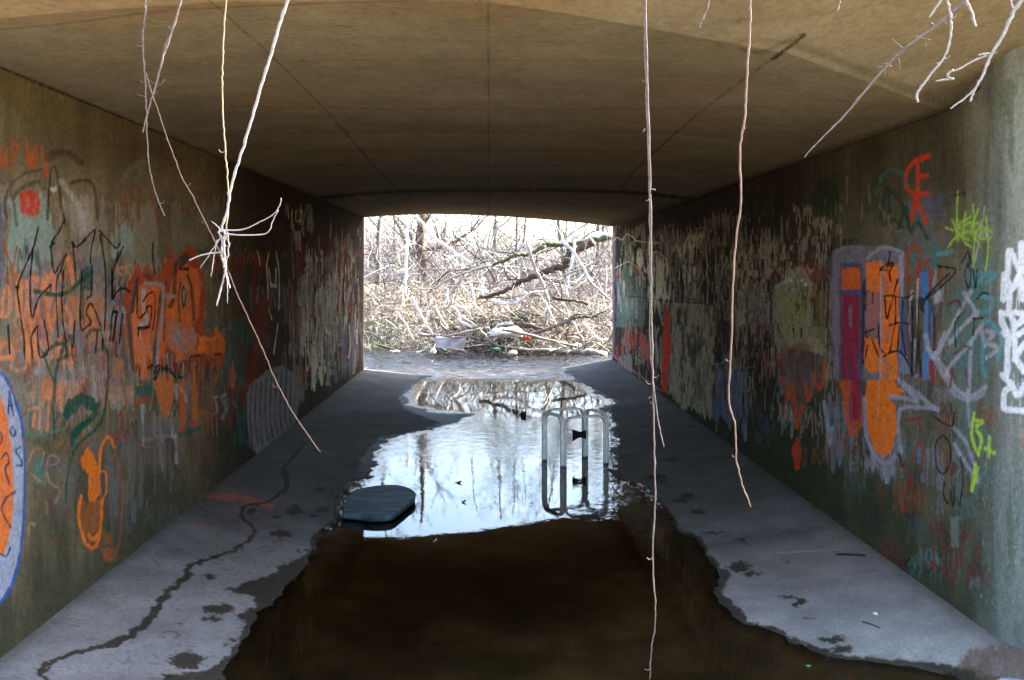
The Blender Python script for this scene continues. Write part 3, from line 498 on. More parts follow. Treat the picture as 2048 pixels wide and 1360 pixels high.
# tall block piece
PL(RC((20, 200), (120, 150), (320, 150), (470, 140), (620, 170), (670, 230), (665, 560), (640, 1360), (40, 1360), (10, 700)), (.22, .20, .28), .8, 4, .4); ST(RC((10, 200), (90, 250), (70, 1150), (10, 1100)), (.40, .40, .38), .40, 4, 40, .8, 60)
PL(RC((95, 300), (290, 300), (300, 1360), (85, 1360)), (.07, .065, .14), .8, 2); PL(RC((110, 340), (270, 340), (272, 540), (100, 545)), (.70, .14, .015), .93, 1.5, .25); PL(RC((115, 590), (268, 590), (262, 1150), (250, 1360), (110, 1360), (100, 900)), (.30, .022, .05), .93, 1.5, .3)
S(RC((185, 700), (185, 860)), 9, (.18, .20, .22), .8, 2); S(RC((180, 1190), (185, 1360)), 9, (.06, .06, .14), .85, 2); S(RC((95, 560), (290, 570)), 8, (.09, .10, .26), .85, 2); ST(RC((110, 340), (270, 340), (272, 540), (100, 545)), (.25, .07, .02), .6, 4, 20, .6, 61)
S(RC((310, 460), (300, 700), (300, 1200)), 8, (.012, .013, .035), .85, 2)
PL(RC((330, 290), (465, 280), (465, 560), (330, 545)), ORG, .94, 1.5, .15); PL(RC((330, 560), (450, 560), (450, 960), (380, 930), (330, 960)), (.45, .16, .12), .8, 3, .5); ST(RC((340, 540), (450, 540), (450, 960), (340, 960)), (.33, .30, .38), .5, 4, 20, .8, 62); PL(RC((315, 960), (445, 990), (445, 1270), (380, 1312), (310, 1240)), ORG, .94, 1.5, .12)
PL(RC((480, 300), (615, 310), (628, 620), (645, 880), (605, 1110), (622, 1360), (468, 1360), (462, 1000), (478, 620)), ORG, .95, 1.5, .12); S(RC((468, 290), (462, 700), (455, 1360)), 4, (.42, .40, .46), .9); S(RC((640, 240), (650, 600), (640, 900)), 9, (.36, .38, .5), .85, 2); S(RC((500, 460), (520, 560)), 12, (.28, .16, .16), .6, 3); S(RC((530, 900), (515, 1000)), 10, (.3, .18, .16), .7, 3); S(RC((510, 1180), (540, 1240), (510, 1350)), 9, (.28, .2, .16), .8, 2)
S(RC((330, 260), (470, 160), (600, 180), (665, 230), (665, 420)), 7, (.38, .38, .46), .75, 2.5); S(RC((40, 190), (180, 150), (300, 150)), 6, (.27, .26, .33), .6, 2.5)
PL(RC((620, 620), (700, 620), (700, 1160), (640, 1110)), (.08, .13, .26), .85, 2); PL(RC((620, 1100), (700, 1150), (740, 1300), (640, 1300)), (.22, .26, .42), .8, 2)
S(RC((690, 420), (690, 240), (750, 150), (810, 170), (835, 240)), 11, (.34, .08, .05), .8, 2); PL(RC((735, 210), (800, 220), (810, 300), (740, 290)), (.06, .18, .17), .7, 3); S(RC((800, 560), (810, 330), (860, 280), (905, 330), (910, 480)), 14, (.36, .055, .04), .9, 2)
S(RC((720, 420), (710, 700), (720, 1050)), 9, (.26, .05, .06), .8, 2); PL(RC((815, 380), (895, 365), (895, 560), (850, 640), (820, 580)), (.06, .20, .48), .95, 1.5, .15); PL(RC((860, 640), (940, 680), (920, 900), (905, 1100), (905, 1360), (830, 1360), (850, 900)), (.10, .24, .50), .9, 2, .3)
S(RC((740, 560), (720, 800), (730, 1000)), 7, (.42, .44, .48), .9, 1.5); S(RC((800, 450), (790, 700), (800, 860)), 5, (.45, .46, .48), .85, 1.5); S(RC((770, 1000), (760, 1180), (780, 1320)), 8, (.34, .36, .42), .8, 2); S(RC((910, 640), (900, 1000)), 8, (.02, .03, .08), .6, 2)
S(RC((930, 700), (950, 900), (930, 1200)), 7, (.02, .02, .05), .75, 2); S(RC((935, 880), (945, 1060)), 6, (.2, .03, .06), .7, 2); S(RC((910, 1190), (930, 1360)), 9, (.40, .03, .05), .85, 2); S(RC((820, 900), (810, 1100), (830, 1330)), 6, BLK, .8, 1.5); PL(RC((700, 640), (780, 620), (770, 1330), (730, 1330)), (.025, .028, .05), .6, 3, .5); PL(RC((815, 600), (860, 640), (850, 760), (815, 700)), BLK, .8, 2)
S(RC((870, 960), (900, 1100), (960, 1180), (1020, 1290), (1060, 1360)), 12, (.36, .38, .48), .75, 3); S(RC((1040, 930), (980, 1080), (930, 1160)), 9, (.40, .41, .5), .8, 2); PL(RC((930, 600), (980, 540), (1020, 560), (1010, 640), (950, 660)), (.45, .46, .52), .8, 4)
S(RC((960, 370), (940, 520)), 7, (.25, .34, .4), .7, 2); S(RC((1060, 700), (1040, 900)), 8, (.1, .2, .19), .6, 3)
for p in (RC((545, 200), (530, 290), (455, 360), (520, 370), (550, 460), (540, 380), (580, 300), (500, 310)), RC((490, 600), (560, 595), (690, 615), (760, 570)), RC((495, 620), (515, 800), (550, 680), (612, 450)), RC((590, 610), (595, 780), (570, 950), (545, 1100)), RC((540, 865), (620, 840), (715, 850)), RC((490, 1145), (560, 1105), (640, 1110), (700, 1190), (745, 1300)), RC((375, 980), (440, 1140)), RC((630, 870), (610, 1090)), RC((985, 330), (1040, 335), (1088, 345)), RC((1088, 390), (960, 510), (860, 630)), RC((390, 560), (385, 660)), RC((340, 1050), (320, 1160)), RC((440, 860), (450, 1060), (490, 1110)), RC((660, 640), (650, 900), (690, 1130)), RC((740, 640), (750, 900), (740, 1300)), RC((800, 620), (800, 900), (780, 1300)), RC((330, 910), (350, 960), (330, 970), (320, 930), (400, 900)), RC((325, 560), (320, 720))): S(p, 4, BLK, .93, 1)
PL(RC((500, 300), (580, 290), (580, 330), (510, 340)), BLK, .8, 1.5)
scrib(cv, 20, (1690, 900, 1990, 1160), [(.2, .22, .22), (.16, .03, .03), (.02, .03, .025), (.10, .2, .18)], 69, (4, 7), (.3, .6))
# lower part of the piece
PL(R7((270, 0), (300, 0), (350, 0), (380, 90), (372, 200), (345, 262), (315, 250), (290, 130)), (.60, .10, .02), .9, 2, .25); PL(R7((325, 0), (362, 0), (360, 190), (325, 180)), (.26, .02, .05), .93, 1.5); S(R7((320, 0), (320, 185), (362, 192), (364, 0)), 4, (.07, .06, .18), .85, 1)
PL(R7((395, 0), (520, 0), (530, 30), (572, 52), (500, 82), (525, 120), (532, 230), (505, 330), (465, 352), (430, 320), (400, 240), (388, 100)), (.86, .19, .02), .96, 1.5, .08); S(R7((448, 0), (445, 180)), 3, (.5, .3, .25), .7)
for p in (R7((495, 75), (560, 80), (620, 90), (540, 10)), R7((540, 0), (620, 60), (690, 120), (715, 135)), R7((715, 130), (640, 125), (545, 135), (540, 260), (550, 330)), R7((385, 80), (390, 240), (420, 320), (470, 380), (520, 350)), R7((765, 20), (800, 70), (860, 90), (910, 70), (930, 40)), R7((850, 0), (855, 150), (860, 210)), R7((790, 220), (840, 280), (880, 380), (900, 460)), R7((790, 290), (830, 360), (870, 420)), R7((470, 370), (480, 460)), R7((420, 330), (425, 400)), R7((200, 100), (215, 200), (225, 290), (235, 220))): S(p, 9, (.36, .37, .46), .75, 2.5, wear=.4)
ST(R7((270, 230), (560, 330), (560, 500), (300, 400)), (.28, .28, .34), .44, 6, 30, .7, 63); S(R7((515, 360), (500, 420), (480, 440)), 8, (.25, .26, .31), .7, 3)
S(R7((610, 370), (615, 300), (630, 285), (645, 330), (640, 400)), 6, (.33, .04, .03), .85, 1.5); PL(R7((620, 320), (636, 315), (638, 380), (622, 380)), (.08, .2, .36), .85, 1.5)
for p in (R7((565, 380), (580, 450), (570, 600)), R7((590, 440), (600, 520), (610, 590)), R7((580, 480), (610, 470)), R7((620, 170), (640, 230)), R7((570, 180), (640, 170)), R7((455, 480), (460, 540)), R7((600, 430), (585, 470))): S(p, 6, (.25, .03, .03), .75, 2)
S(R7((740, 250), (705, 290), (710, 390), (740, 425), (770, 380), (768, 290), (740, 250)), 4, BLK, .85, 1); S(R7((745, 465), (740, 520), (765, 560), (775, 500), (780, 560), (790, 550), (790, 480)), 4, BLK, .85, 1.2); S(R7((820, 350), (830, 450), (815, 570)), 4, BLK, .8, 1.2); S(R7((690, 160), (740, 195), (780, 205), (790, 150)), 5, BLK, .8, 1.5); S(R7((540, 340), (555, 390)), 7, BLK, .8, 2)
for p in (R7((680, 650), (700, 760), (690, 860)), R7((700, 690), (720, 640), (735, 760)), R7((740, 690), (745, 860)), R7((680, 820), (740, 870), (790, 920)), R7((770, 860), (780, 700), (800, 720)), R7((830, 690), (820, 850)), R7((830, 690), (880, 720), (895, 800), (870, 860), (850, 930)), R7((800, 780), (800, 900))): S(p, 5.5, (.21, .025, .03), .75, 2)
PL(R7((770, 620), (810, 620), (810, 760), (775, 760)), (.24, .27, .26), .6, 4)
# red monogram, teal and dark green tags, lime scribble
for p in (R6((778, 85), (740, 95), (700, 115), (665, 165), (655, 225), (675, 265), (720, 285), (775, 278)), R6((718, 110), (722, 280)), R6((722, 190), (772, 186)), R6((735, 100), (775, 78)), R6((712, 290), (690, 410)), R6((715, 310), (740, 370), (766, 435))): S(p, 9, (.55, .05, .018), .93, 1.5, wear=.15)
S(R6((500, 290), (530, 200), (580, 160), (640, 180), (660, 240)), 9, (.05, .14, .12), .65, 3); PL(R6((165, 300), (195, 220), (250, 195), (305, 240), (318, 440), (290, 440), (240, 400), (170, 420)), (.022, .035, .022), .75, 4)
for p in (R6((520, 420), (560, 250), (575, 380)), R6((560, 260), (620, 300), (660, 400)), R6((620, 470), (660, 350), (680, 480), (720, 430), (770, 515)), R6((540, 440), (600, 420), (640, 460))): S(p, 9, (.018, .05, .035), .8, 3)
for p in (R6((520, 340), (550, 400)), R6((605, 480), (640, 470)), R6((460, 240), (470, 330)), R6((350, 190), (350, 330)), R6((570, 400), (565, 440)), R6((40, 420), (45, 520)), R6((430, 330), (425, 430))): S(p, 4, (.24, .22, .17), .6, 2)
ST(R6((740, 440), (860, 440), (860, 680), (740, 680)), (.05, .19, .19), .42, 8, 30, .7, 64); PL(R6((780, 290), (860, 280), (850, 420), (790, 420)), (.09, .08, .13), .6, 5)
r = random.Random(4)
for p in (R6((1010, 340), (1015, 500), (1010, 660)), R6((920, 470), (1010, 430), (1105, 480)), R6((900, 420), (940, 500), (985, 520)), R6((1085, 450), (1060, 490), (1085, 525), (1110, 490), (1085, 450)), R6((930, 270), (925, 420), (930, 520)), R6((970, 380), (960, 520), (1000, 560)), R6((1040, 360), (1000, 470), (1050, 560)), R6((1075, 400), (1090, 560), (1075, 680)), R6((880, 560), (930, 500), (1000, 480), (1060, 520)), R6((1000, 400), (940, 440), (960, 480)), R6((870, 460), (900, 470)), R6((1020, 500), (1060, 420))): S(p, 5, LIME, .75, 2, wear=.35)
PL(R6((905, 420), (1060, 420), (1060, 540), (920, 530)), (.30, .45, .1), .4, 6); S(R6((1070, 350), (1045, 500), (1020, 640)), 4, (.45, .48, .45), .7, 1.5); S(R6((1080, 490), (1085, 500)), 8, (.45, .5, .45), .8, 2)
for p in (R7((880, 150), (870, 260), (900, 340)), R7((880, 180), (920, 190), (890, 210)), R7((890, 230), (915, 270), (900, 330)), R7((950, 260), (945, 350)), R7((930, 310), (970, 330)), R7((885, 380), (870, 500)), R7((895, 400), (885, 460))): S(p, 8, (.45, .70, .06), .85, 2, wear=.2)
# white arrows, cyan letters, black marks near the wing
for p in (R6((1000, 790), (960, 860), (905, 960), (840, 1090), (815, 1120)), R6((1035, 900), (950, 980), (890, 1060)), R6((1060, 960), (980, 1080), (890, 1180), (870, 1230)), R6((960, 800), (1010, 870), (1030, 920)), R6((770, 1090), (860, 1190), (920, 1300), (1000, 1340), (1075, 1290)), R6((1000, 1060), (990, 1250), (985, 1360)), R6((1080, 1000), (1120, 1010), (1085, 1060), (1140, 1090), (1080, 1140)), R6((1050, 980), (1070, 1080))): S(p, 9, (.42, .43, .52), .75, 2.5)
for p in (R6((1050, 700), (1130, 695), (1080, 750)), R6((1045, 815), (1110, 830), (1105, 880), (1050, 900)), R6((1060, 950), (1110, 960), (1160, 1050), (1140, 1150)), R6((1060, 1060), (1060, 1190), (1080, 1240)), R6((1000, 700), (1020, 760), (1060, 720)), R6((820, 600), (900, 580))): S(p, 9, CYAN, .7, 2.5)
for p in (R6((985, 580), (950, 640)), R6((985, 590), (1000, 650)), R6((985, 640), (965, 700), (985, 775), (1000, 710), (985, 640)), R6((1010, 680), (1020, 770)), R6((830, 660), (920, 680), (840, 770), (750, 840)), R6((1030, 830), (1060, 800), (1090, 805)), R6((1010, 935), (1060, 930)), R6((960, 900), (915, 960), (920, 1080)), R6((1015, 940), (1010, 1020)), R6((1030, 680), (1025, 770))): S(p, 4.5, (.012, .014, .03), .88, 1.2)
for p in (R6((880, 860), (930, 840), (950, 880)), R6((910, 1120), (960, 1080), (1000, 1090)), R6((970, 1200), (980, 1290)), R6((900, 1200), (890, 1290))): S(p, 6, (.18, .02, .05), .75, 2)
for p in (R6((905, 290), (960, 280)), R6((955, 260), (965, 290))): S(p, 5, (.02, .02, .03), .7, 1.5)
# white letters down the wing
WG = (.74, .77, .82)
for p in (RD((428, 385), (424, 505)), RD((436, 385), (488, 492)), RD((496, 345), (498, 495), (512, 480)), RD((405, 510), (400, 650)), RD((412, 520), (445, 590), (490, 520), (504, 650)), RD((432, 560), (430, 700)), RD((388, 720), (395, 780), (425, 830)), RD((395, 725), (450, 720), (512, 725)), RD((440, 740), (470, 790), (512, 745)), RD((425, 840), (420, 1060)), RD((458, 800), (462, 970)), RD((455, 975), (512, 890)), RD((465, 970), (512, 1040)), RD((395, 1060), (440, 1120), (405, 1150), (405, 1240), (450, 1250), (512, 1255)), RD((440, 1105), (478, 1170), (512, 1120)), RD((400, 830), (440, 860), (512, 820))): S(p, 12, WG, .93, 2, hx=1.0, wear=.12)
DR(2010, 2046, 540, 800, 14, WG, (20, 60), 2.5, .8, 31); S(R7((1095, 230), (1100, 320)), 14, (.40, .24, .2), .5, 4); DR(1960, 2046, 900, 1200, 40, (.42, .43, .38), (3, 12), 2.5, .6, 32)
S([(1200, 462), (1225, 450), (1390, 398), (1640, 308), (1910, 214), (1960, 175)], 5, (.02, .018, .012), .85, 2, sm=False)
cv.col *= (1+.22*(vn(PX*.55, PY*.55, 403)-.5)+.25*(vn(PX*.2, PY*.2, 404)-.5))[..., None]
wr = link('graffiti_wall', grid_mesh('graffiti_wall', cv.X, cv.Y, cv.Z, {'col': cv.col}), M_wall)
tag(wr, 'concrete tunnel wall with tall orange pillar letters and red strip, its mossy near end curving out under white letters', 'wall')

# ---- ceiling
xs = np.concatenate([np.linspace(-4.2, XL-.02, 12), np.linspace(XL, XR+.05, 440), np.linspace(XR+.1, 4.4, 50)])
tt = np.linspace(0, 1, 430)
dn = lip(xs); df = d_far(xs)
D = 1/((1/dn)[None]*(1-tt[:, None]) + (1/df)[None]*tt[:, None]); X = np.repeat(xs[None], len(tt), 0)
Z = ceil_z(X, D) + .004*(fbm(X*1.5, D*6, 60, 3)-.5)
cv = Canvas(X, D, Z, np.zeros(X.shape+(3,)))
a = fbm(X*1.2, D*1.2, 61, 4); b = fbm(X*.7, D*9, 62, 4); c = fbm(X*3, D*3, 63, 3)
base = np.array((.255, .23, .163))*(.72+.5*a[..., None])*(.91+.18*b[..., None])*(.85+.3*fbm(X*14, D*9, 66, 3)[..., None])*(.9+.2*c[..., None])
o = sstep(.55, .72, fbm(X*.9, D*1.4, 64, 4))*.3; base = base*(1-o[..., None]) + np.array((.27, .155, .055))*o[..., None]
nearf = sstep(0, .5, crease(X)-D); base = base*(1-.25*nearf[..., None]) + np.array((.27, .20, .09))*.25*nearf[..., None]  # warm light bounced in at the mouth, tinted into the ceiling colour
dk = sstep(10.5, 12.5, D)*.15; base *= (1-dk)[..., None]  # far stretch darkened in the colour to deepen its shade
cv.col[:] = base; S, PL, ST = cv.stroke, cv.poly, cv.streak
bd_ = np.abs((D*3.3) % 1 - .5); base *= (1-.10*sstep(.04, .0, bd_)*sstep(11, 6, D))[..., None]; pits = sstep(.80, .86, vn(X*55, D*55, 67))*.16; base *= (1-pits)[..., None]; cv.col[:] = base
DK = (.05, .04, .025)
S([(975, -40), (976, 130), (977, 380), (977, 432)], 3, DK, .55, 1.2, hx=1, sm=False); S([(400, -15), (450, 28), (560, 128), (660, 230), (760, 345), (800, 384)], 3, DK, .65, 1.2, hx=1)
S([(1605, 72), (1500, 150), (1400, 225), (1290, 322), (1240, 375)], 3.2, DK, .65, 1.3, hx=1); S([(1608, 70), (1575, 97), (1545, 118)], 7, (.02, .016, .01), .9, 2, hx=1); S([(1600, 70), (1560, 88), (1520, 105), (1480, 98)], 7, (.08, .065, .035), .55, 4, hx=1)
S([(-20, 60), (150, 45), (300, 25), (450, 15), (700, 5), (975, -1)], 3, DK, .45, 1.5, hx=1); S([(460, 213), (700, 216), (975, 219), (1250, 218), (1560, 214)], 2.5, DK, .35, 1.5, hx=1)
for yy, al in ((120, .2), (262, .25), (300, .35), (330, .3), (352, .3)): S([(600, yy+2), (800, yy), (1100, yy+1), (1350, yy+3)], 3, DK, al, 2, hx=1)
S([(1590, 88), (1700, 130), (1800, 172), (1912, 216)], 16, (.10, .095, .045), .55, 8, hx=1); S([(1440, 85), (1520, 80), (1590, 88)], 9, (.13, .11, .055), .4, 5, hx=1); S([(1860, 190), (1960, 170), (2030, 120)], 45, (.08, .075, .04), .55, 22, hx=1)
S([(640, 396), (700, 390), (800, 383), (977, 380), (1180, 382), (1300, 388), (1390, 399)], 9, (.03, .025, .015), .6, 4, hx=1, wear=0)
S([(640, 396), (700, 390), (800, 383), (977, 380), (1180, 382), (1300, 388), (1390, 399)], 4.5, (.012, .01, .007), .9, 2.5, hx=1, wear=0)
S([(-60, 112), (0, 137), (320, 268), (640, 398), (728, 438)], 10, (.06, .045, .025), .6, 5, hx=1, sm=False); S([(1225, 448), (1390, 396), (1640, 305), (1910, 212)], 10, (.06, .05, .03), .6, 5, hx=1, sm=False)
S([(715, 392), (745, 397)], 3, (.4, .38, .33), .7, 1, hx=1)
ce = link('ceiling', grid_mesh('ceiling', cv.X, cv.Y, cv.Z, {'col': cv.col}), M_ceil)
tag(ce, 'stained concrete tunnel ceiling with straight form seams', 'ceiling', kind='structure')

# ---- floor: dished slab, wet where the stream and drips have been
left_px = [(728, 739), (800, 745), (855, 752), (832, 770), (808, 795), (816, 810), (850, 822), (935, 830), (912, 845), (860, 858), (780, 875), (745, 915), (733, 945), (714, 970), (690, 990), (679, 1010), (674, 1042), (642, 1066), (640, 1098), (612, 1130), (578, 1165), (548, 1200), (520, 1230), (500, 1260), (480, 1300), (456, 1335), (440, 1365), (420, 1420)]
right_px = [(1225, 716), (1160, 722), (1100, 730), (1128, 745), (1160, 765), (1190, 785), (1226, 801), (1230, 806), (1205, 816), (1215, 830), (1226, 850), (1229, 880), (1226, 930), (1240, 962), (1290, 975), (1312, 1000), (1340, 1035), (1345, 1056), (1396, 1080), (1404, 1108), (1440, 1150), (1425, 1185), (1462, 1222), (1484, 1247), (1540, 1262), (1575, 1285), (1680, 1318), (1800, 1330), (1900, 1345), (2000, 1420)]
lw = [on_plane(*p) for p in left_px]; rw = [on_plane(*p) for p in right_px]
lw += [(lw[-1][0]-.1, 3.2), (-1.2, .4)]; rw += [(rw[-1][0]+.05, 3.2), (1.9, .4)]
water_poly = [(-2.5, 19.5), (-2.5, lw[0][1])] + lw + rw[::-1] + [(2.6, rw[0][1]), (2.6, 19.5)]
ncol = 760
xs = np.linspace(XL-.03, XR+.6, ncol)
inv = np.concatenate([1/np.linspace(.5, 3.9, 20)[:-1], np.linspace(1/3.9, 1/16.6, 620)])
fr = (1/inv - .5)/16.1
X = np.repeat(xs[None], len(inv), 0); D0 = np.repeat((1/inv)[:, None], ncol, 1)
D = D0 + (d_far(X)+.05-16.6)*sstep(9, 16.6, D0)
ins = inpoly(X, D, water_poly); sd = dist_line(X, D, water_poly, closed=True); sd = np.where(ins, -sd, sd)
sd = sd + (.24*(fbm(X*4, D*2.5, 75, 4)-.5)*sstep(6, 8, D) + .09*(fbm(X*4, D*2.5, 75, 4)-.5) + .09*(fbm(X*14, D*9, 76, 3)-.5))*np.where(sd > 0, np.exp(-sd/.25), 1)
wl_ = np.minimum(np.maximum(X-XL, 0), np.maximum(XR-X, 0))
tfall = wl_/(wl_+np.maximum(sd, 0)+1e-6)
Z = np.where(sd > 0, WATER*tfall, WATER - .09*(1-np.exp(sd/.35)) - .01*np.minimum(1, -sd/.03))
Z = np.where((sd > 0) & (Z < WATER+.004) & (sd > .01), WATER+.004, Z)
Z += .003*(fbm(X*2.2, D*2.2, 71, 4)-.5)
cv = Canvas(X, D, Z, np.zeros(X.shape+(3,))); PX, PY = cv.PX, cv.PY
a = fbm(X*1.1, D*1.1, 72, 5); b = fbm(X*9, D*9, 73, 4); depth_shade = sstep(5.0, 7.6, D+(a-.5)*3)*.62  # floor colour darkened further in, standing in for the fading light
cv.col[:] = np.array((.345, .31, .28))*(.78+.44*a[..., None])*(.85+.3*b[..., None])*(1-depth_shade)[..., None]
S, PL = cv.stroke, cv.poly; cv.ok = D > 3.5
S([(300, 1120), (120, 1230), (-20, 1300)], 30, (.27, .26, .22), .5, 14, hx=1)
PL(F3((1090, 350), (1180, 335), (1330, 350), (1490, 410), (1470, 425), (1380, 400), (1240, 385), (1130, 370)), (.62, .13, .07), .6, 3, .4); S(F3((480, 820), (560, 800), (660, 830), (760, 890)), 5, (.22, .27, .33), .4, 3, hx=1); S(F3((1040, 520), (1180, 530)), 8, (.4, .2, .16), .35, 4, hx=1)
for i in range(26):
    r = random.Random(i+90); x, y = r.uniform(1590, 1740), r.uniform(1035, 1180)
    S([(x, y), (x+r.uniform(8, 38), y-r.uniform(1, 6))], 1.6, (.55, .22, .13), .55, 1, hx=.6)
S(F7((860, 495), (1000, 490), (1170, 478)), 2, (.5, .5, .5), .6, 1, hx=1)
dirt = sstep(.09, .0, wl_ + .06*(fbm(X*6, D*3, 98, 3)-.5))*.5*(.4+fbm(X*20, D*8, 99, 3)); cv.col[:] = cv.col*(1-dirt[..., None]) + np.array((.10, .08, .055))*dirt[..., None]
# wetness
wetL = F3((1815, 480), (1690, 560), (1672, 640), (1580, 705), (1490, 735), (1465, 780), (1285, 825), (1260, 868), (1380, 910), (1380, 950), (1275, 1000), (1310, 1030), (1290, 1100), (1278, 1160), (1220, 1222), (1130, 1285), (1060, 1305), (880, 1318), (870, 1420))
wetR = [(1226, 718), (1166, 724), (1108, 731), (1136, 744), (1170, 765), (1202, 784), (1240, 803), (1222, 816), (1228, 840), (1238, 880), (1236, 930), (1246, 958), (1296, 972), (1318, 998), (1350, 1035), (1348, 1054), (1408, 1075), (1412, 1104), (1462, 1150), (1444, 1185), (1482, 1220), (1500, 1246), (1560, 1255), (1592, 1280), (1690, 1311), (1800, 1320), (1900, 1330), (1960, 1340), (2060, 1380), (2060, 1440)]
wetpoly = [(728, 733), (790, 740), (850, 747), (818, 768), (796, 795), (806, 815), (852, 836), (880, 846), (840, 858), (760, 872), (725, 912), (712, 945), (695, 965), (676, 990), (668, 1012)] + wetL + wetR[::-1]
qx = PX + (vn(PX*.09, PY*.12, 81)-.5)*16 + (vn(PX*.3, PY*.4, 82)-.5)*7; qy = PY + (vn(PX*.12, PY*.2, 83)-.5)*7 + (vn(PX*.35, PY*.5, 84)-.5)*3
qm = np.clip((PY-900)/200, .12, 1); qx = PX+(qx-PX)*qm; qy = PY+(qy-PY)*qm
win = inpoly(qx, qy, wetpoly); wdst = dist_line(qx, qy, wetpoly, closed=True)
wet = np.where(win, .5+wdst/4.5, .5-wdst/4.5) + .5*(vn(PX*.5, PY*.6, 85)-.5)*(wdst < 6)
def wetadd(dd, wd): 
    global wet
    wet = np.maximum(wet, .5+(wd-dd)/2.4)
trick = [((1640, 70), 16), ((1600, 120), 16), ((1550, 180), 12), ((1530, 215), 20), ((1545, 270), 26), ((1540, 310), 20), ((1500, 345), 15), ((1440, 385), 10), ((1330, 410), 10), ((1305, 440), 22), ((1325, 490), 20), ((1375, 550), 24), ((1320, 610), 20), ((1200, 670), 22), ((1090, 705), 22), ((1010, 745), 40), ((1010, 790), 50), ((940, 850), 26), ((870, 910), 34), ((840, 980), 36), ((760, 1060), 40), ((650, 1140), 44), ((500, 1175), 28), ((360, 1215), 26), ((240, 1275), 40), ((215, 1310), 30), ((260, 1350), 34)]
sm_ = smoothline([(x, y, w_) for (x, y), w_ in trick], 4)
m = (PX < 640) & (PY > 860)
tx = qx[m]; ty = qy[m]; bd = np.full(tx.shape, 1e9)
for i in range(len(sm_)-1):
    p0 = F3((sm_[i][0], sm_[i][1]))[0]; p1 = F3((sm_[i+1][0], sm_[i+1][1]))[0]
    dd = dist_line(tx, ty*1.5, [(p0[0], p0[1]*1.5), (p1[0], p1[1]*1.5)]) - (sm_[i][2]+6)/2/2.69
    bd = np.minimum(bd, dd)
tmp = wet[m]; wet[m] = np.maximum(tmp, (.5-bd/3.6)*(.8+.4*vn(tx*.2, ty*.2, 86)))
blobs = [(F3((1515, 560))[0], 22, 7), (F3((1585, 435))[0], 15, 8), (F3((1590, 412))[0], 8, 3), (F3((1735, 430))[0], 12, 6), (F3((1700, 460))[0], 12, 3), (F3((1485, 470))[0], 10, 3), (F3((1720, 318))[0], 9, 4), (F3((1810, 328))[0], 9, 3), (F3((1510, 600))[0], 9, 2),
         (F3((1135, 790))[0], 11, 4), (F3((1180, 965))[0], 28, 10), (F3((1145, 1018))[0], 18, 5), (F3((1010, 1245))[0], 36, 16), (F3((1250, 1130))[0], 12, 5), (F3((1215, 1157))[0], 5, 2), (F3((1240, 855))[0], 13, 4), (F3((1605, 650))[0], 5, 2), (F3((1360, 440))[0], 9, 5), (F3((970, 1050))[0], 8, 2),
         (F7((345, 48))[0], 14, 3.5), (F7((275, 132))[0], 19, 6), (F7((420, 222))[0], 17, 6), (F7((385, 246))[0], 13, 3), (F7((470, 300))[0], 14, 5), (F7((680, 437))[0], 8, 3), (F7((675, 562))[0], 25, 10), (F7((735, 597))[0], 17, 4), (F7((300, 155))[0], 8, 3), (F7((1160, 960))[0], 20, 7), (F7((1120, 912))[0], 24, 9), (F7((960, 735))[0], 15, 8), (F7((905, 710))[0], 13, 4), (F7((895, 545))[0], 4, 2), (F7((545, 400))[0], 22, 2), (F7((1010, 810))[0], 8, 2)]
for (bx, by), rx, ry in blobs:
    m = (abs(PX-bx) < rx*2) & (abs(PY-by) < ry*2.4)
    e = np.sqrt(((qx[m]-bx)/rx)**2 + ((qy[m]-by)/ry)**2); wet[m] = np.maximum(wet[m], .5+(1-e+.5*(vn(PX[m]*.22, PY[m]*.45, 87)-.5))*ry/4.0)
for (bx, by), rx, ry in ((F3((1430, 645))[0], 16, 6), (F3((915, 1105))[0], 21, 8), (F7((660, 392))[0], 13, 4), (F3((1070, 850))[0], 12, 3)):   # dried rings
    m = (abs(PX-bx) < rx*2) & (abs(PY-by) < ry*2.4)
    e = np.sqrt(((PX[m]-bx)/rx)**2 + ((PY[m]-by)/ry)**2); k = (1-abs(e-.85)*4)*.75*sstep(.3, .55, vn(PX[m]*.25, PY[m]*.5, 88)); wet[m] = np.maximum(wet[m], k)
bx, by = F7((1100, 895))[0]; m = (abs(PX-bx) < 10) & (abs(PY-by) < 5); wet[m] = np.minimum(wet[m], .1)
bx, by = F7((925, 728))[0]; m = (((PX-bx)/12)**2 + ((PY-by)/5)**2) < 1; wet[m] = np.minimum(wet[m], .1)
wet = np.clip(wet, 0, 1)
under = np.clip(-sd/.06, 0, 1)
cv.col *= (1-wet*.80)[..., None]; cv.col[..., 1] *= 1-.10*wet; cv.col[..., 2] *= 1-.30*wet
gr_ = sstep(.74, .84, vn(X*45, D*45, 96))*sstep(.4, .65, a); cv.col *= (1-.25*gr_)[..., None]
bedc = np.array((.28, .21, .115))*(.1+1.8*fbm(X*2.4, D*1.8, 90, 5)**1.5)[..., None]*(.7+.6*b)[..., None]
mossy = sstep(.55, .75, fbm(X*1.6, D*1.6, 91, 4))[..., None]*.5; bedc = bedc*(1-mossy) + np.array((.08, .085, .03))*mossy
cv.col[:] = cv.col*(1-under[..., None]*.85) + bedc*under[..., None]*.85
cv.ok = D > 3.5; PL([(1935, 1305), (1955, 1292), (2010, 1296), (2060, 1310), (2080, 1420), (2020, 1400), (1960, 1352), (1915, 1335)], (.19, .12, .085), .85, 5, .3, 8)
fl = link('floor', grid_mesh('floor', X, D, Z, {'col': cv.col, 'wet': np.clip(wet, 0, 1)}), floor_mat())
tag(fl, 'dished concrete tunnel floor with wet drip stains beside the stream', 'floor', kind='structure')

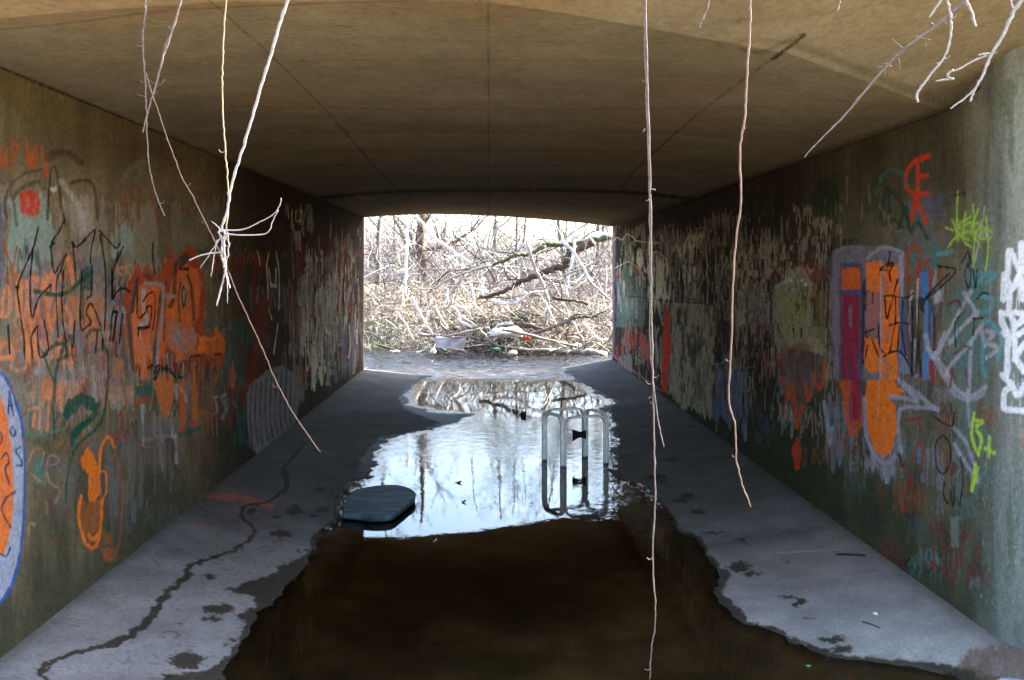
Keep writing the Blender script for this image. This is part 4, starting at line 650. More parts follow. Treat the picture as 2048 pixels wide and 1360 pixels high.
# ---- water sheet, ground, embankment
wx = np.concatenate([np.linspace(-14, -3.4, 16)[:-1], np.linspace(-3.4, 3.4, 200), np.linspace(3.4, 14, 16)[1:]]); wd_ = np.concatenate([np.linspace(.4, 4, 8)[:-1], np.linspace(4, 14.5, 60)[:-1], np.linspace(14.5, 22.5, 260), np.linspace(22.6, 24.5, 10)])
X, D = np.meshgrid(wx, wd_)
rip = .007 + .05*sstep(6.8, 7.2, D)*sstep(9.9, 9.0, D)*sstep(.5, .9, X) + .045*sstep(9.3, 9.8, D)*sstep(12.4, 11.6, D) + .012*sstep(7.8, 8.6, D)*sstep(12.4, 11.8, D) + .75*sstep(15.9, 16.8, D)
PXw = VX+X*F/np.maximum(D, .4); PYw = VY+(EYE-WATER)*F/np.maximum(D, .4)
rip += .3*np.exp(-((PXw-1290)/55)**2-((PYw-985)/35)**2)
outs = np.minimum(dist_line(X, D, lw), dist_line(X, D, rw)); rip += .4*np.exp(-(outs/.09)**2)*sstep(6, 7, D)*sstep(15.8, 15, D) + .12*np.exp(-(outs/.06)**2)*sstep(7, 6, D)
wme = grid_mesh('water', X, D, WATER + .085*(fbm(X*3.2, D*4.2, 77, 3)-.5)*sstep(16.0, 17.2, D), {'ripple': rip})
tag(link('water', wme, water_mat()), 'shallow stream running through the tunnel and mirroring the bright far end', 'stream', kind='structure')

def far_h(x, d):
    k = sstep(21.2, 25.5, d + .5*np.sin(x*1.7) + .25*(x-1))            # the bank beyond the pool
    bank = np.interp(x, [-20, -2.5, -.6, 1.2, 3, 9], [1.5, .95, .75, .35, .25, 1.2])
    h = -.42 + (bank+.42)*k + np.maximum(0, d-26)*.026 + np.maximum(0, d-60)*.012
    side = sstep(-2.6, -4.4, x)*sstep(24, 19, d)*1.2 + sstep(3.4, 5.2, x)*sstep(26, 20, d)*1.4
    return h + side + .18*(fbm(x*.8, d*.8, 92, 4)-.5)*k + .5*(fbm(x*.15, d*.15, 93, 3)-.5)*sstep(24, 30, d)
X, D = np.meshgrid(np.linspace(-45, 45, 280), np.concatenate([np.linspace(16.2, 40, 170), np.linspace(40.5, 160, 90)]))
tag(link('ground', grid_mesh('ground', X, D, far_h(X, D)), M_soil), 'leaf strewn stream bank rising beyond the tunnel', 'ground', kind='structure')
X, D = np.meshgrid(np.linspace(-60, 60, 90), np.linspace(-70, 2.6, 90))
tag(link('ground', grid_mesh('ground', X, D, -.05-.35*sstep(2.4, 1.5, abs(X))*sstep(-8, 0, D)+.3*(fbm(X*.2, D*.2, 95, 3)-.3)*sstep(4, 7, abs(X))), M_litter), 'open leaf strewn ground before the tunnel mouth', 'ground', kind='structure')
b_ = MB(); b_.v = [(-1500, -1500, -1.2), (1500, -1500, -1.2), (1500, 1500, -1.2), (-1500, 1500, -1.2)]; b_.f = [(0, 1, 2, 3)]
tag(b_.build('ground', M_soil), 'distant ground reaching the horizon', 'ground', kind='structure')
ex = np.concatenate([np.linspace(-40, -3.2, 40), np.linspace(-3, 3.5, 30), np.linspace(3.7, 40, 40)]); et = np.linspace(0, 1, 40)
X = np.repeat(ex[None], 40, 0); dn = lip(ex)+.25; df = d_far(ex)-.1; D = dn[None]*(1-et[:, None])+df[None]*et[:, None]
q = np.minimum((D-dn[None])/3.2, (df[None]-D)/3.2); Z = 3.3 + .25*sstep(8, 5, D) + 1.7*np.clip(q, 0, 1) + .15*(fbm(X*.7, D*.7, 97, 3)-.5)*np.clip(q*4, 0, 1)
tag(link('embankment', grid_mesh('embankment', X, D, Z), M_emb), 'grassy road embankment over the tunnel', 'embankment', kind='structure')
def headwall(fn, off, side, zt, label):
    m = MB()
    xx = list(np.linspace(-2.3, 2.6, 26)) if side == 'far' else list(np.linspace(-4.2, 4.4, 40))
    for x in xx:
        d = float(fn(x)); zb = float(ceil_z(np.array(x), np.array(d)))+.005
        m.v += [(x, d, zb), (x, d, zt), (x, d+off, zt), (x, d+off, zb)]
    for i in range(len(xx)-1):
        for k in range(4): m.f.append((4*i+k, 4*i+(k+1) % 4, 4*i+4+(k+1) % 4, 4*i+4+k))
    for (xa, xb) in (((-40, -2.3) if side == 'far' else (-40, -4.2)), ((2.6, 40) if side == 'far' else (4.4, 40))):
        for x in np.linspace(xa, xb, 8):
            d = float(fn(x)); m.v += [(x, d, -1), (x, d, zt), (x, d+off, zt), (x, d+off, -1)]
        b0 = len(m.v)-32
        for i in range(7):
            for k in range(4): m.f.append((b0+4*i+k, b0+4*i+(k+1) % 4, b0+4*i+4+(k+1) % 4, b0+4*i+4+k))
        m.f += [(b0, b0+1, b0+2, b0+3), (b0+28, b0+29, b0+30, b0+31)]
    tag(m.build('headwall', M_conc, smooth=False), label, 'headwall')
headwall(lip, .35, 'near', 3.6, 'weathered concrete headwall above the near tunnel mouth')
headwall(d_far, -.35, 'far', 3.3, 'weathered concrete headwall above the far tunnel mouth')

# ------------------------------------------------------------------ hanging twigs in front of the near mouth
T1 = crop(0, 0, 2.926); T2 = crop(1240, 0, 2.535); T4 = crop(280, 360, 2.429)
def strand(mb, px, d0, w0, w1, d1=None, root=False, nodes=True, seed=1, n=7):
    """px in picture px at depth d0..d1; widths in px"""
    r = random.Random(seed); d1 = d1 or d0
    pts = [at(x, y, d0+(d1-d0)*i/max(1, len(px)-1)) for i, (x, y) in enumerate(px)]
    rad0 = w0*.33*d0/F; rad1 = w1*.31*d1/F
    P = smoothline(pts, 7)
    if root:
        a = np.array(P[0]); v = a-np.array(P[1]); v = v/np.linalg.norm(v); top = np.array((a[0]+v[0]*.8, max(float(lip(a[0]))-.03, a[1]), 3.63))
        mid = a+v*.35; P = [top, (mid+top)/2+np.array((0, -.1, .12)), mid] + P
    m_ = len(P)
    R = [(rad0*1.15 + (rad1-rad0*1.15)*i/(m_-1))*(1+.06*math.sin(i*2.3+seed)) for i in range(m_)]
    P = [tuple(np.array(p)+np.array((r.gauss(0, .0006), r.gauss(0, .001), 0))) for p in P]
    if nodes:
        for i in range(6, m_-2, 7): R[i] *= 1.25
    mb.tube(P, R, n)
def twig(name, main, label, material, d, w0, w1, extra=(), buds=0, seed=1, root=True, d1=None):
    mb = MB(); strand(mb, main, d, w0, w1, d1, root, True, seed)
    r = random.Random(seed)
    for i in range(buds):
        k = r.randrange(1, len(main)-1); t = r.random(); x = main[k-1][0]*(1-t)+main[k][0]*t; y = main[k-1][1]*(1-t)+main[k][1]*t
        sgn = r.choice((-1, 1)); l = r.uniform(6, 15)
        strand(mb, [(x, y), (x+sgn*l*.6, y+l*.15), (x+sgn*l, y-l*.35)], d+.003, 2.4, 1.2, None, False, False, seed+i)
    for j, (px, a_, b_) in enumerate(extra): strand(mb, px, d+.004*(j % 3), a_, b_, None, False, len(px) > 3, seed+j+40)
    return tag(mb.build(name, material), label, 'twig')
twig('hanging_twig', T1((852, 0), (852, 80), (838, 200), (840, 300), (850, 450), (855, 560), (857, 650), (862, 850), (875, 980), (905, 1110), (945, 1220), (965, 1265)), 'thin reddish twig hanging leftmost, ending before the left wall graffiti', M_twig, 2.5, 5, 3.2, (T1((838, 262), (815, 272), (800, 262)) and [(T1((838, 265), (815, 272), (800, 262)), 3, 2), (T1((855, 100), (866, 96)), 3, 2), (T1((855, 565), (825, 560), (805, 553)), 2.6, 1.5)]), 3, 2)
twig('hanging_twig', T1((1058, 0), (1040, 80), (995, 220), (960, 320), (930, 430), (900, 540), (870, 640), (845, 740), (835, 775)), 'greyish twig slanting left and crossing two others near the top left', M_twig, 2.45, 6, 4.2, [(T1((990, 220), (970, 260), (955, 315)), 5, 4), (T1((915, 495), (940, 495), (965, 462)), 3, 1.6)], 2, 3)
twig('hanging_twig', T1((853, 420), (868, 475), (888, 540), (905, 590), (940, 690), (985, 830), (1040, 970), (1070, 1050), (1130, 1150)) + T4((270, 110), (330, 230), (365, 300), (410, 400), (440, 470), (480, 570), (545, 710), (600, 830), (650, 950), (720, 1090), (790, 1200), (876, 1322)), 'long brown twig running diagonally from top left past the stubs to the floor', M_twig_r, 2.5, 3, 3.8, (), 4, 4, False)
twig('hanging_twig', T1((1323, 0), (1308, 230), (1302, 400), (1302, 600), (1310, 760), (1322, 930), (1335, 1080), (1335, 1200), (1325, 1346)) + [(452, 480)], 'smooth pale olive stem hanging beside the brightest left hand twig', M_twig_o, 2.42, 4, 4.2, (), 1, 5)
twig('hanging_branch', T1((1685, 0), (1630, 160), (1585, 320), (1520, 530), (1460, 740), (1400, 930), (1350, 1110), (1330, 1230), (1295, 1346)) + T4((410, 250), (408, 330), (415, 420), (405, 480), (370, 612)), 'bright white branch ending in a knot of broken stubs before the left wall', M_twig_w, 2.4, 8.5, 5.5, [(T4((412, 350), (330, 358), (280, 372), (240, 390)), 4, 5.5), (T4((398, 370), (412, 430), (425, 480), (436, 525)), 6, 5), (T4((405, 245), (500, 240), (580, 205), (650, 165), (680, 120), (686, 88)), 4, 2.6), (T4((408, 262), (500, 268), (590, 265), (625, 250), (645, 200), (672, 145)), 4, 2.6), (T4((390, 265), (380, 230), (345, 198)), 3.5, 2), (T4((395, 270), (335, 365), (290, 430)), 4, 2), (T4((375, 290), (358, 380), (345, 470)), 3.5, 2), (T4((383, 250), (400, 300), (395, 360), (410, 410)), 6, 5), (T4((425, 250), (430, 330), (418, 410)), 4, 3), (T4((412, 420), (425, 500), (425, 600)), 3, 2)], 1, 6)
twig('hanging_twig', [(1290, -2), (1293, 90), (1295, 180), (1300, 330), (1302, 520), (1303, 640), (1306, 760), (1308, 870), (1310, 1000), (1305, 1115), (1311, 1230), (1303, 1300), (1299, 1358)], 'long knobbly grey brown twig hanging to the bottom edge over the dark pool', M_twig, 2.35, 6, 3.8, [([(1289, -2), (1289, 60), (1291, 150), (1296, 300), (1299, 400), (1300, 560), (1301, 700), (1312, 810), (1320, 860), (1328, 894)], 4, 3.5), ([(1304, 1117), (1298, 1119), (1294, 1115)], 4, 3), ([(1302, 1335), (1296, 1340), (1290, 1338)], 4, 3), ([(1290, 258), (1285, 265)], 4, 3), ([(1303, 378), (1311, 380)], 4, 3), ([(1297, 400), (1292, 402)], 4, 3), ([(1302, 793), (1296, 797)], 4, 3)], 5, 7)
twig('hanging_twig', [(1500, -2), (1500, 60), (1493, 160), (1490, 230), (1480, 300), (1482, 400), (1472, 480), (1465, 590), (1462, 700), (1458, 800), (1470, 850), (1472, 910), (1485, 970), (1502, 1014)], 'long straight orange brown twig hanging down to the dry right hand floor', M_twig_r, 2.3, 6.5, 4.2, (), 3, 8)
twig('hanging_branch', [(1940, -8), (1880, 45), (1800, 105), (1740, 170), (1690, 230), (1640, 280), (1608, 315)], 'thorny grey branch slanting down from the top right corner and curling at its tip', M_twig, 2.4, 10, 4, [(T2((1440, 250), (1410, 225), (1378, 195)), 4, 2), (T2((1375, 335), (1340, 338), (1298, 342)), 4, 2.5), (T2((1355, 335), (1345, 320)), 4, 3), (T2((1412, 300), (1420, 358)), 3, 1.5), (T2((1520, 195), (1560, 200), (1580, 205)), 3, 2), (T2((1550, 198), (1548, 238)), 3, 2), (T2((1345, 350), (1340, 395)), 3, 1.5), (T2((1590, 130), (1572, 112)), 5, 4), (T2((1510, 190), (1490, 185)), 4, 3), (T2((1430, 262), (1412, 270)), 6, 5), (T2((1640, 95), (1650, 125)), 4, 2)], 2, 9)
twig('hanging_branch', T2((1660, -4), (1672, 60), (1680, 110), (1675, 190), (1645, 290), (1580, 370), (1530, 440), (1505, 480), (1510, 520)), 'white bent branch with a blunt hooked end at the top right', M_twig_w, 2.3, 7, 6.5, [(T2((1535, 430), (1508, 470), (1500, 490)), 7, 6), (T2((1620, 318), (1605, 322)), 5, 4)], 2, 10)
twig('hanging_branch', T2((2060, -30), (2030, 10), (1990, 70), (1940, 180), (1880, 280), (1840, 380), (1800, 450), (1775, 515)), 'thick white forked branch at the far right of the tunnel mouth', M_twig_w, 2.3, 12, 6.5, [(T2((1805, 445), (1745, 500), (1675, 550)), 6, 5.5), (T2((1880, 275), (1860, 272), (1815, 280)), 6, 5), (T2((1870, 278), (1800, 305), (1720, 350), (1680, 362)), 6, 5), (T2((1690, 355), (1662, 375), (1668, 392), (1690, 400)), 6, 6), (T2((1690, 400), (1640, 405), (1600, 412)), 7, 4), (T2((1995, 50), (1985, 20), (1980, -10)), 6, 5)], 1, 11)
twig('hanging_twig', T2((1640, -14), (1600, 40), (1568, 88)), 'short blunt white twig dropping from the top edge between thorny and bent branches', M_twig_w, 2.3, 8, 6, (), 0, 12)
twig('hanging_twig', T2((1752, -6), (1780, 60), (1805, 135)), 'short thick white stub slanting right beside the bent white branch', M_twig_w, 2.28, 8, 7.5, (), 0, 13)
twig('hanging_twig', T2((1117, -4), (1108, 30), (1101, 57)), 'tiny pinkish stub at the top edge above the ceiling crack', M_twig_r, 2.3, 5.5, 6, (), 0, 14)
twig('hanging_twig', T2((450, -4), (440, 50), (412, 105), (402, 143)), 'short grey twig with a frayed tip beside the orange brown one', M_twig, 2.4, 5, 3.5, [(T2((410, 120), (385, 126)), 3, 2), (T2((430, 70), (420, 110)), 5, 4)], 0, 15)

# ------------------------------------------------------------------ things in the tunnel
st = tag(empty('stool_frame', (.78, 9.3, WATER)), 'white metal stool frame standing in the stream with a rag on one leg', 'stool frame')
LEGS = dict(BL=(.515, 9.38), FL=(.675, 9.06), FR=(1.085, 9.22), BR=(.915, 9.54))
def hoop(a, b, zt, wd=.052, th=.02, r=.085):
    A = Vector((*LEGS[a], 0)); B = Vector((*LEGS[b], 0)); u = (B-A).normalized(); nrm = Vector((-u.y, u.x, 0))
    A = A + u*.012; B = B - u*.012; L = (B-A).length
    path = [(0, -.24), (0, 0)] + [(0, zt-r)] + [(r-r*math.cos(t), zt-r+r*math.sin(t)) for t in np.linspace(.2, math.pi/2, 6)] + [(L-r+r*math.sin(t), zt-r+r*math.cos(t)) for t in np.linspace(0, math.pi/2-.2, 6)] + [(L, zt-r), (L, 0), (L, -.24)]
    m = MB()
    for i, (s, z) in enumerate(path):
        p0 = path[max(i-1, 0)]; p1 = path[min(i+1, len(path)-1)]; t = Vector((p1[0]-p0[0], p1[1]-p0[1])).normalized(); nn = (-t.y, t.x)
        for (e, g) in ((-1, -1), (1, -1), (1, 1), (-1, 1)):
            q_ = A + u*(s + nn[0]*e*th/2) + nrm*(g*wd/2); m.v.append((q_.x, q_.y, z + nn[1]*e*th/2))
    for i in range(len(path)-1):
        for k in range(4): m.f.append((4*i+k, 4*i+(k+1) % 4, 4*i+4+(k+1) % 4, 4*i+4+k))
    o = m.build('leg_hoop', M_frame, st, smooth=False)
    bv = o.modifiers.new('bevel', 'BEVEL'); bv.width = .003; bv.segments = 2; bv.limit_method = 'ANGLE'
    return o
for a_, b_, zt in (('BL', 'FL', .315), ('FL', 'FR', .305), ('BR', 'FR', .325), ('BL', 'BR', .332)): hoop(a_, b_, zt)
m = MB(); r = random.Random(3)      # bow tie shaped rag, pinched at the leg
prof = [(-.115, .058), (-.10, .05), (-.075, .036), (-.04, .028), (-.015, .034), (.012, .04)]
for i, (dx, h) in enumerate(prof):
    for k in range(10):
        an = 2*math.pi*k/10; m.v.append((.905+dx, 9.5-.03+math.cos(an)*(.022+.01*math.sin(i*2)), .085+math.sin(an)*h*(1+.15*math.sin(3*an+i))))
for i in range(len(prof)-1):
    for k in range(10): m.f.append((10*i+k, 10*i+(k+1) % 10, 10*i+10+(k+1) % 10, 10*i+10+k))
m.f += [tuple(range(9, -1, -1)), tuple(50+k for k in range(10))]
tag(m.build('rag', M_rag), 'crumpled black rag caught on a back leg of the white stool frame', 'rag')
B6 = crop(660, 940, 9.715); zt = -.085
outl = [on_plane(x, y, zt) for x, y in smoothline(B6((230, 830), (262, 760), (245, 700), (330, 600), (350, 500), (400, 425), (530, 370), (700, 330), (900, 300), (1100, 285), (1300, 285), (1500, 330), (1620, 390), (1672, 450), (1645, 530), (1550, 610), (1400, 730), (1250, 840), (1150, 875), (900, 890), (700, 878), (500, 852), (235, 832)), 6)]
bm = bmesh.new(); vs = [bm.verts.new((x, y, zt)) for x, y in outl[:-1]]; fc = bm.faces.new(vs)
if fc.normal.z < 0: fc.normal_flip()
ext = bmesh.ops.extrude_face_region(bm, geom=[fc]); cx = sum(p[0] for p in outl)/len(outl); cy = sum(p[1] for p in outl)/len(outl)
for v in [g for g in ext['geom'] if isinstance(g, bmesh.types.BMVert)]: v.co = (cx+(v.co.x-cx)*.97, cy+(v.co.y-cy)*.97, zt-.05)
bmesh.ops.recalc_face_normals(bm, faces=bm.faces)
me = bpy.data.meshes.new('foam_board'); bm.to_mesh(me); bm.free()
o = link('foam_board', me, M_board, smooth=False); bv = o.modifiers.new('bevel', 'BEVEL'); bv.width = .008; bv.segments = 3; bv.limit_method = 'ANGLE'
tag(o, 'scuffed slate blue rounded foam board lying half in the stream', 'board')
def lump(name, c, size, material, label, cat, seed=0, sub=3, group=None):
    bm = bmesh.new(); bmesh.ops.create_icosphere(bm, subdivisions=sub, radius=1)
    for v in bm.verts:
        n_ = 1 + 1.5*(float(fbm(np.array(v.co.x*2.3+seed+v.co.y), np.array(v.co.y*1.7+v.co.z*2.6), seed, 3))-.55)
        v.co = Vector((v.co.x*size[0], v.co.y*size[1], v.co.z*size[2]))*n_ + Vector(c)
    me = bpy.data.meshes.new(name); bm.to_mesh(me); bm.free()
    return tag(link(name, me, material), label, cat, group)
x, d = on_plane(1047, 832); m = MB(); m.box((x-.032, d-.02, WATER-.08), (x+.032, d+.06, WATER+.05)); o = m.build('brick', M_brick, smooth=False)
bv = o.modifiers.new('bevel', 'BEVEL'); bv.width = .006; bv.segments = 2
tag(o, 'small dark brick end sticking out of the stream behind the stool frame', 'brick')
def leaf(px, py, ln, label, material, yaw=.4, z=WATER):
    x, d = on_plane(px, py, z); m = MB(); n_ = 7
    for i in range(n_):
        t = i/(n_-1); wv = ln*.45*math.sin(math.pi*min(1, t*.9+.08)); s = (t-.5)*ln
        for sg in (-1, 0, 1):
            lx, ly = s, sg*wv; m.v.append((x+lx*math.cos(yaw)-ly*math.sin(yaw), d+lx*math.sin(yaw)+ly*math.cos(yaw), z - .003 + abs(sg)*.014*t + .03*max(0, t-.4)**2))
    for i in range(n_-1):
        for k in range(2): m.f.append((3*i+k, 3*i+k+1, 3*i+k+4, 3*i+k+3))
    tag(m.build('leaf', material), label, 'leaf')
leaf(915, 967, .075, 'curled dark leaf floating alone on the bright water', M_brown, .5); leaf(925, 1005, .05, 'thin brown leaf floating just below the curled dark leaf', M_brown, .1); leaf(869, 1083, .03, 'tiny white fleck floating on the dark water near the blue board', M_bag, .2)
def floor_pt(px, py, z=None):
    zz = -.06
    for _ in range(6):
        x, d = on_plane(px, py, zz); a_ = np.array([x]); b_ = np.array([d]); s_ = dist_line(a_, b_, water_poly, closed=True)[0]; w_ = min(x-XL, XR-x); zz = WATER*w_/(w_+s_)
    return (x, d, zz+.006)
m = MB(); zz = 0
m.tube([floor_pt(1672, 1110.5, zz), floor_pt(1700, 1111, zz), floor_pt(1731, 1113, zz)], .006, 6); tag(m.build('straw', M_black), 'thin black straw lying on the dry concrete under the right wall', 'straw')
m = MB(); m.tube([floor_pt(1724, 1246, -.06), floor_pt(1742, 1251, -.058), floor_pt(1759, 1258, -.06)], .003, 5); tag(m.build('twig', M_brown), 'thin brown stick lying on the dry floor below the straw', 'twig')
lump('paper_scrap', floor_pt(1751, 1229), (.012, .012, .008), M_bag, 'tiny white paper scrap on the dry floor above the thin stick', 'scrap', 3)
lump('bottle_cap', (*on_plane(1617, 1333, -.14), -.136), (.014, .012, .006), M_green, 'small green cap at the water edge near the bottom right', 'cap', 4)
lump('plastic_scrap', (*on_plane(2034, 1376, -.05), -.045), (.09, .08, .015), M_bag, 'white plastic scrap on the muddy patch in the bottom right corner', 'scrap', 5)

# ------------------------------------------------------------------ beyond the tunnel
ZX = crop(700, 400, 3.5786)
def limb(name, px, d, wpx, label, material, cat='branch', d1=None, taper=.6, twigs=0, group=None, seed=0, extra=()):
    mb = MB(); r = random.Random(seed); d1 = d1 or d
    q_ = ZX(*px); pts = [at(x, y, d+(d1-d)*i/(len(q_)-1)) for i, (x, y) in enumerate(q_)]
    P = smoothline(pts, 5); R0 = wpx*1.2/3.5786/2*d/F
    P = [tuple(np.array(p)+np.array((r.gauss(0, R0*.25), r.gauss(0, R0*.5), r.gauss(0, R0*.2)))) for p in P]
    R = [R0*(1-(1-taper)*i/(len(P)-1))*(1+.12*r.uniform(-1, 1)) for i in range(len(P))]
    mb.tube(P, R, 7)
    for k in range(twigs):
        i = r.randrange(1, len(P)-1); p0 = Vector(P[i]); ln = r.uniform(.25, .9)
        dv = Vector((r.uniform(-1, 1), r.uniform(-.7, .7), r.uniform(-.3, 1))).normalized()
        p1 = p0+dv*ln*.5+Vector((r.gauss(0, .05), 0, r.gauss(0, .05))); p2 = p1+(dv+Vector((r.gauss(0, .4), r.gauss(0, .3), r.gauss(0, .4)))).normalized()*ln*.5
        mb.tube([p0, p1, p2], [R[i]*.45, R[i]*.3, .003], 5)
    for ex_, w_ in extra:
        qq = ZX(*ex_); pp = smoothline([at(x, y, d) for x, y in qq], 5); r0 = w_/3.5786/2*d/F
        mb.tube(pp, [r0*(1-.6*i/(len(pp)-1)) for i in range(len(pp))], 6)
    return tag(mb.build(name, material), label, cat, group)
limb('fallen_limb', [(1880, 262), (1750, 285), (1620, 312), (1480, 316), (1400, 322), (1380, 340), (1290, 387), (1190, 392), (1110, 432), (1010, 466), (900, 492), (790, 522)], 23.4, 36, 'thick mossy fallen limb arching high across the far opening', M_moss, 'limb', 22.8, .35, 6, seed=1, extra=[([(1110, 432), (1085, 490), (1070, 500)], 12), ([(1480, 360), (1530, 400), (1545, 450)], 10), ([(1290, 387), (1050, 370), (990, 345)], 14)])
limb('fallen_limb', [(1720, 300), (1645, 350), (1560, 395), (1545, 465), (1420, 502), (1330, 542), (1220, 582), (1160, 622), (1080, 668), (930, 697)], 23.0, 50, 'brown fallen limb with stripped pale end slanting under the mossy one', M_brown, 'limb', 22.4, .45, 5, seed=2)
limb('log', [(1750, 262), (1820, 266), (1895, 270)], 24.2, 62, 'sunlit white log end beside the right edge of the far opening', M_white, 'log', None, .9, seed=3)
limb('sapling', [(410, 80), (404, 300), (400, 450), (394, 680)], 25.5, 19, 'straight white sapling standing on the left bank', M_white, 'sapling', None, 1.0, seed=4)
limb('fallen_limb', [(470, 100), (590, 260), (700, 342), (790, 405), (890, 468)], 24.5, 20, 'straight bleached pole leaning down to the right from the left bank', M_white, 'pole', None, .9, seed=5)
limb('leaning_branch', [(735, 655), (800, 565), (860, 488), (950, 382), (1000, 328), (1040, 220), (1100, 170), (1155, 125)], 24.0, 24, 'slim trunk leaning right with pale base and dark top', M_pale, 'branch', 24.5, .45, 4, seed=6, extra=[([(985, 345), (1005, 230), (1035, 120)], 18)])
limb('fallen_branch', [(1010, 466), (850, 512), (700, 572), (600, 632), (445, 640)], 22.6, 17, 'thin pale branch drooping left from the mossy limb to the bank', M_pale, 'branch', None, .4, 3, seed=7)
limb('dead_sapling', [(1265, 310), (1320, 480), (1392, 640), (1412, 760), (1400, 905)], 22.2, 22, 'pale crooked dead sapling standing in the driftwood right of centre', M_pale, 'sapling', None, 1.0, 4, seed=8)
limb('fallen_branch', [(1020, 722), (1100, 742), (1200, 730), (1280, 672), (1390, 650)], 22.0, 26, 'bleached curved branch like a smile in the middle of the driftwood', M_white, 'branch', None, .5, 2, seed=9)
limb('fallen_branch', [(1515, 285), (1620, 402), (1700, 545), (1770, 650)], 21.8, 20, 'straight bleached branch slanting down to the right near the right jamb', M_white, 'branch', None, .7, 2, seed=10)
limb('dead_sapling', [(1620, 120), (1598, 380), (1560, 560), (1545, 685)], 22.6, 17, 'thin white upright stem close to the right jamb', M_white, 'sapling', None, .8, 1, seed=11)
limb('fallen_branch', [(1870, 300), (1760, 432), (1690, 480), (1480, 560), (1385, 625)], 22.3, 19, 'pale branch sloping down left from the right jamb to the crooked sapling', M_pale, 'branch', None, .6, 3, seed=12)
limb('fallen_branch', [(1280, 965), (1450, 912), (1575, 855), (1640, 838), (1720, 842)], 21.6, 22, 'dark grey branch arching low over the water at the right', M_bark, 'branch', None, .6, 2, seed=13, extra=[([(1440, 738), (1500, 790), (1575, 848)], 14), ([(1575, 850), (1630, 815), (1720, 840), (1790, 890), (1870, 990)], 14), ([(1730, 842), (1800, 805), (1880, 785)], 16)])
limb('log', [(1825, 1108), (1700, 1095), (1560, 1082), (1440, 1078), (1180, 1062), (1000, 1030)], 20.9, 46, 'sunlit pale log with dark cut end lying at the water edge by the right jamb', M_pale, 'log', 21.3, .35, 0, seed=14)
limb('driftwood_stick', [(930, 935), (1020, 1022), (1100, 1050), (1300, 1076)], 21.2, 20, 'bent pale stick pointing down to the water in front of the pile', M_pale, 'stick', None, .6, seed=15)
limb('driftwood_stick', [(1090, 928), (1280, 968), (1500, 1022), (1640, 1052), (1700, 1022), (1780, 1030), (1860, 1090)], 21.1, 19, 'long wavy pale stick lying right of the orange tipped bundle', M_pale, 'stick', None, .6, 2, seed=16)
limb('log', [(1215, 888), (1290, 905), (1390, 922)], 21.9, 32, 'short dark brown log lying behind the long wavy stick', M_brown, 'log', None, .8, seed=17)
limb('driftwood_stick', [(485, 962), (600, 972), (700, 970), (850, 940), (1000, 916)], 21.4, 18, 'pale stick lying flat above the grey plastic sheet', M_pale, 'stick', None, .8, 1, seed=18)
limb('driftwood_stick', [(440, 690), (490, 800), (545, 890), (590, 960)], 21.8, 20, 'bleached stick leaning on the left bank above the pool', M_white, 'stick', None, .7, 1, seed=19)
limb('driftwood_stick', [(205, 1040), (280, 1060), (350, 1080)], 20.6, 14, 'short black stick poking from the leftmost bank over the water', M_brown, 'stick', None, .6, seed=20)
limb('driftwood_stick', [(810, 1062), (900, 1048), (1000, 1040)], 20.9, 18, 'grey stick half sunk behind the grey plastic sheet', M_bark, 'stick', None, .8, seed=21)
limb('fallen_branch', [(1450, 705), (1540, 712), (1640, 725), (1700, 745)], 22.4, 24, 'short dark branch floating above the grey arching one at the right', M_brown, 'branch', None, .6, 1, seed=22)
limb('fallen_branch', [(1100, 480), (1120, 540), (1160, 570), (1190, 560), (1185, 530)], 22.8, 11, 'small hooked dark twig hanging under the mossy limb', M_brown, 'branch', None, .6, seed=23)
limb('fallen_branch', [(1700, 480), (1790, 470), (1830, 420)], 22.7, 12, 'short forked pale twig by the right jamb under the log end', M_pale, 'branch', None, .6, 2, seed=24)
STICKS = ['pale stick slanting down to the right just above the grey plastic sheet', 'highest pale stick of the fan left of the white bundle', 'kinked pale stick in the fan left of the white bundle', 'thick bleached stick in the middle of the fan left of the white bundle', 'lowest stick of the fan, its end touching the white bundle', 'short bowed root hanging under the bank, left one of the pair', 'short bowed root hanging under the bank, right one of the pair', 'stick slanting right below the stripped end of the brown limb', 'straight pale stick between the bleached bank stick and the fan of sticks', 'curved stick dipping down to the flat stick above the grey sheet', 'short upright stub under the slim leaning trunk', 'short upright stub just above the pale end of the brown limb', 'short flat stick behind the long wavy stick at the right', 'stick hanging down from the low arching grey branch', 'long stick slanting from the arching grey branch down to the right jamb', 'stick slanting into the right jamb at mid height', 'stick leaning beside the foot of the crooked sapling', 'thin stick slanting down the left bank to the water', 'lowest short stick on the grassy left bank', 'stick lying across the top of the white bundle']
for i, px in enumerate(([(700, 800), (760, 850), (830, 925)], [(760, 755), (830, 790), (880, 860)], [(720, 765), (770, 800), (790, 870), (880, 920)], [(770, 820), (850, 870), (920, 910)], [(760, 850), (840, 890), (930, 915)], [(690, 680), (700, 720), (680, 770)], [(735, 680), (725, 740), (690, 780)], [(880, 725), (920, 790), (985, 848)], [(610, 760), (650, 840), (700, 910)], [(640, 880), (700, 930), (760, 955)], [(860, 600), (870, 650), (860, 700)], [(960, 560), (945, 620), (930, 680)], [(1480, 1000), (1560, 980), (1640, 990)], [(1600, 870), (1640, 960), (1700, 1010)], [(1660, 880), (1740, 960), (1830, 1050)], [(1700, 560), (1750, 620), (1870, 720)], [(1390, 720), (1440, 820), (1480, 900)], [(330, 800), (400, 900), (450, 1000)], [(250, 860), (300, 890), (380, 960)], [(1150, 880), (1060, 900), (990, 960)])):
    limb('driftwood_stick', px, 21.5+(i % 5)*.12, 12+(i*7 % 9), STICKS[i], M_white if i % 3 else M_pale, 'stick', None, .6, 0, 'loose sticks of the driftwood pile', 60+i)
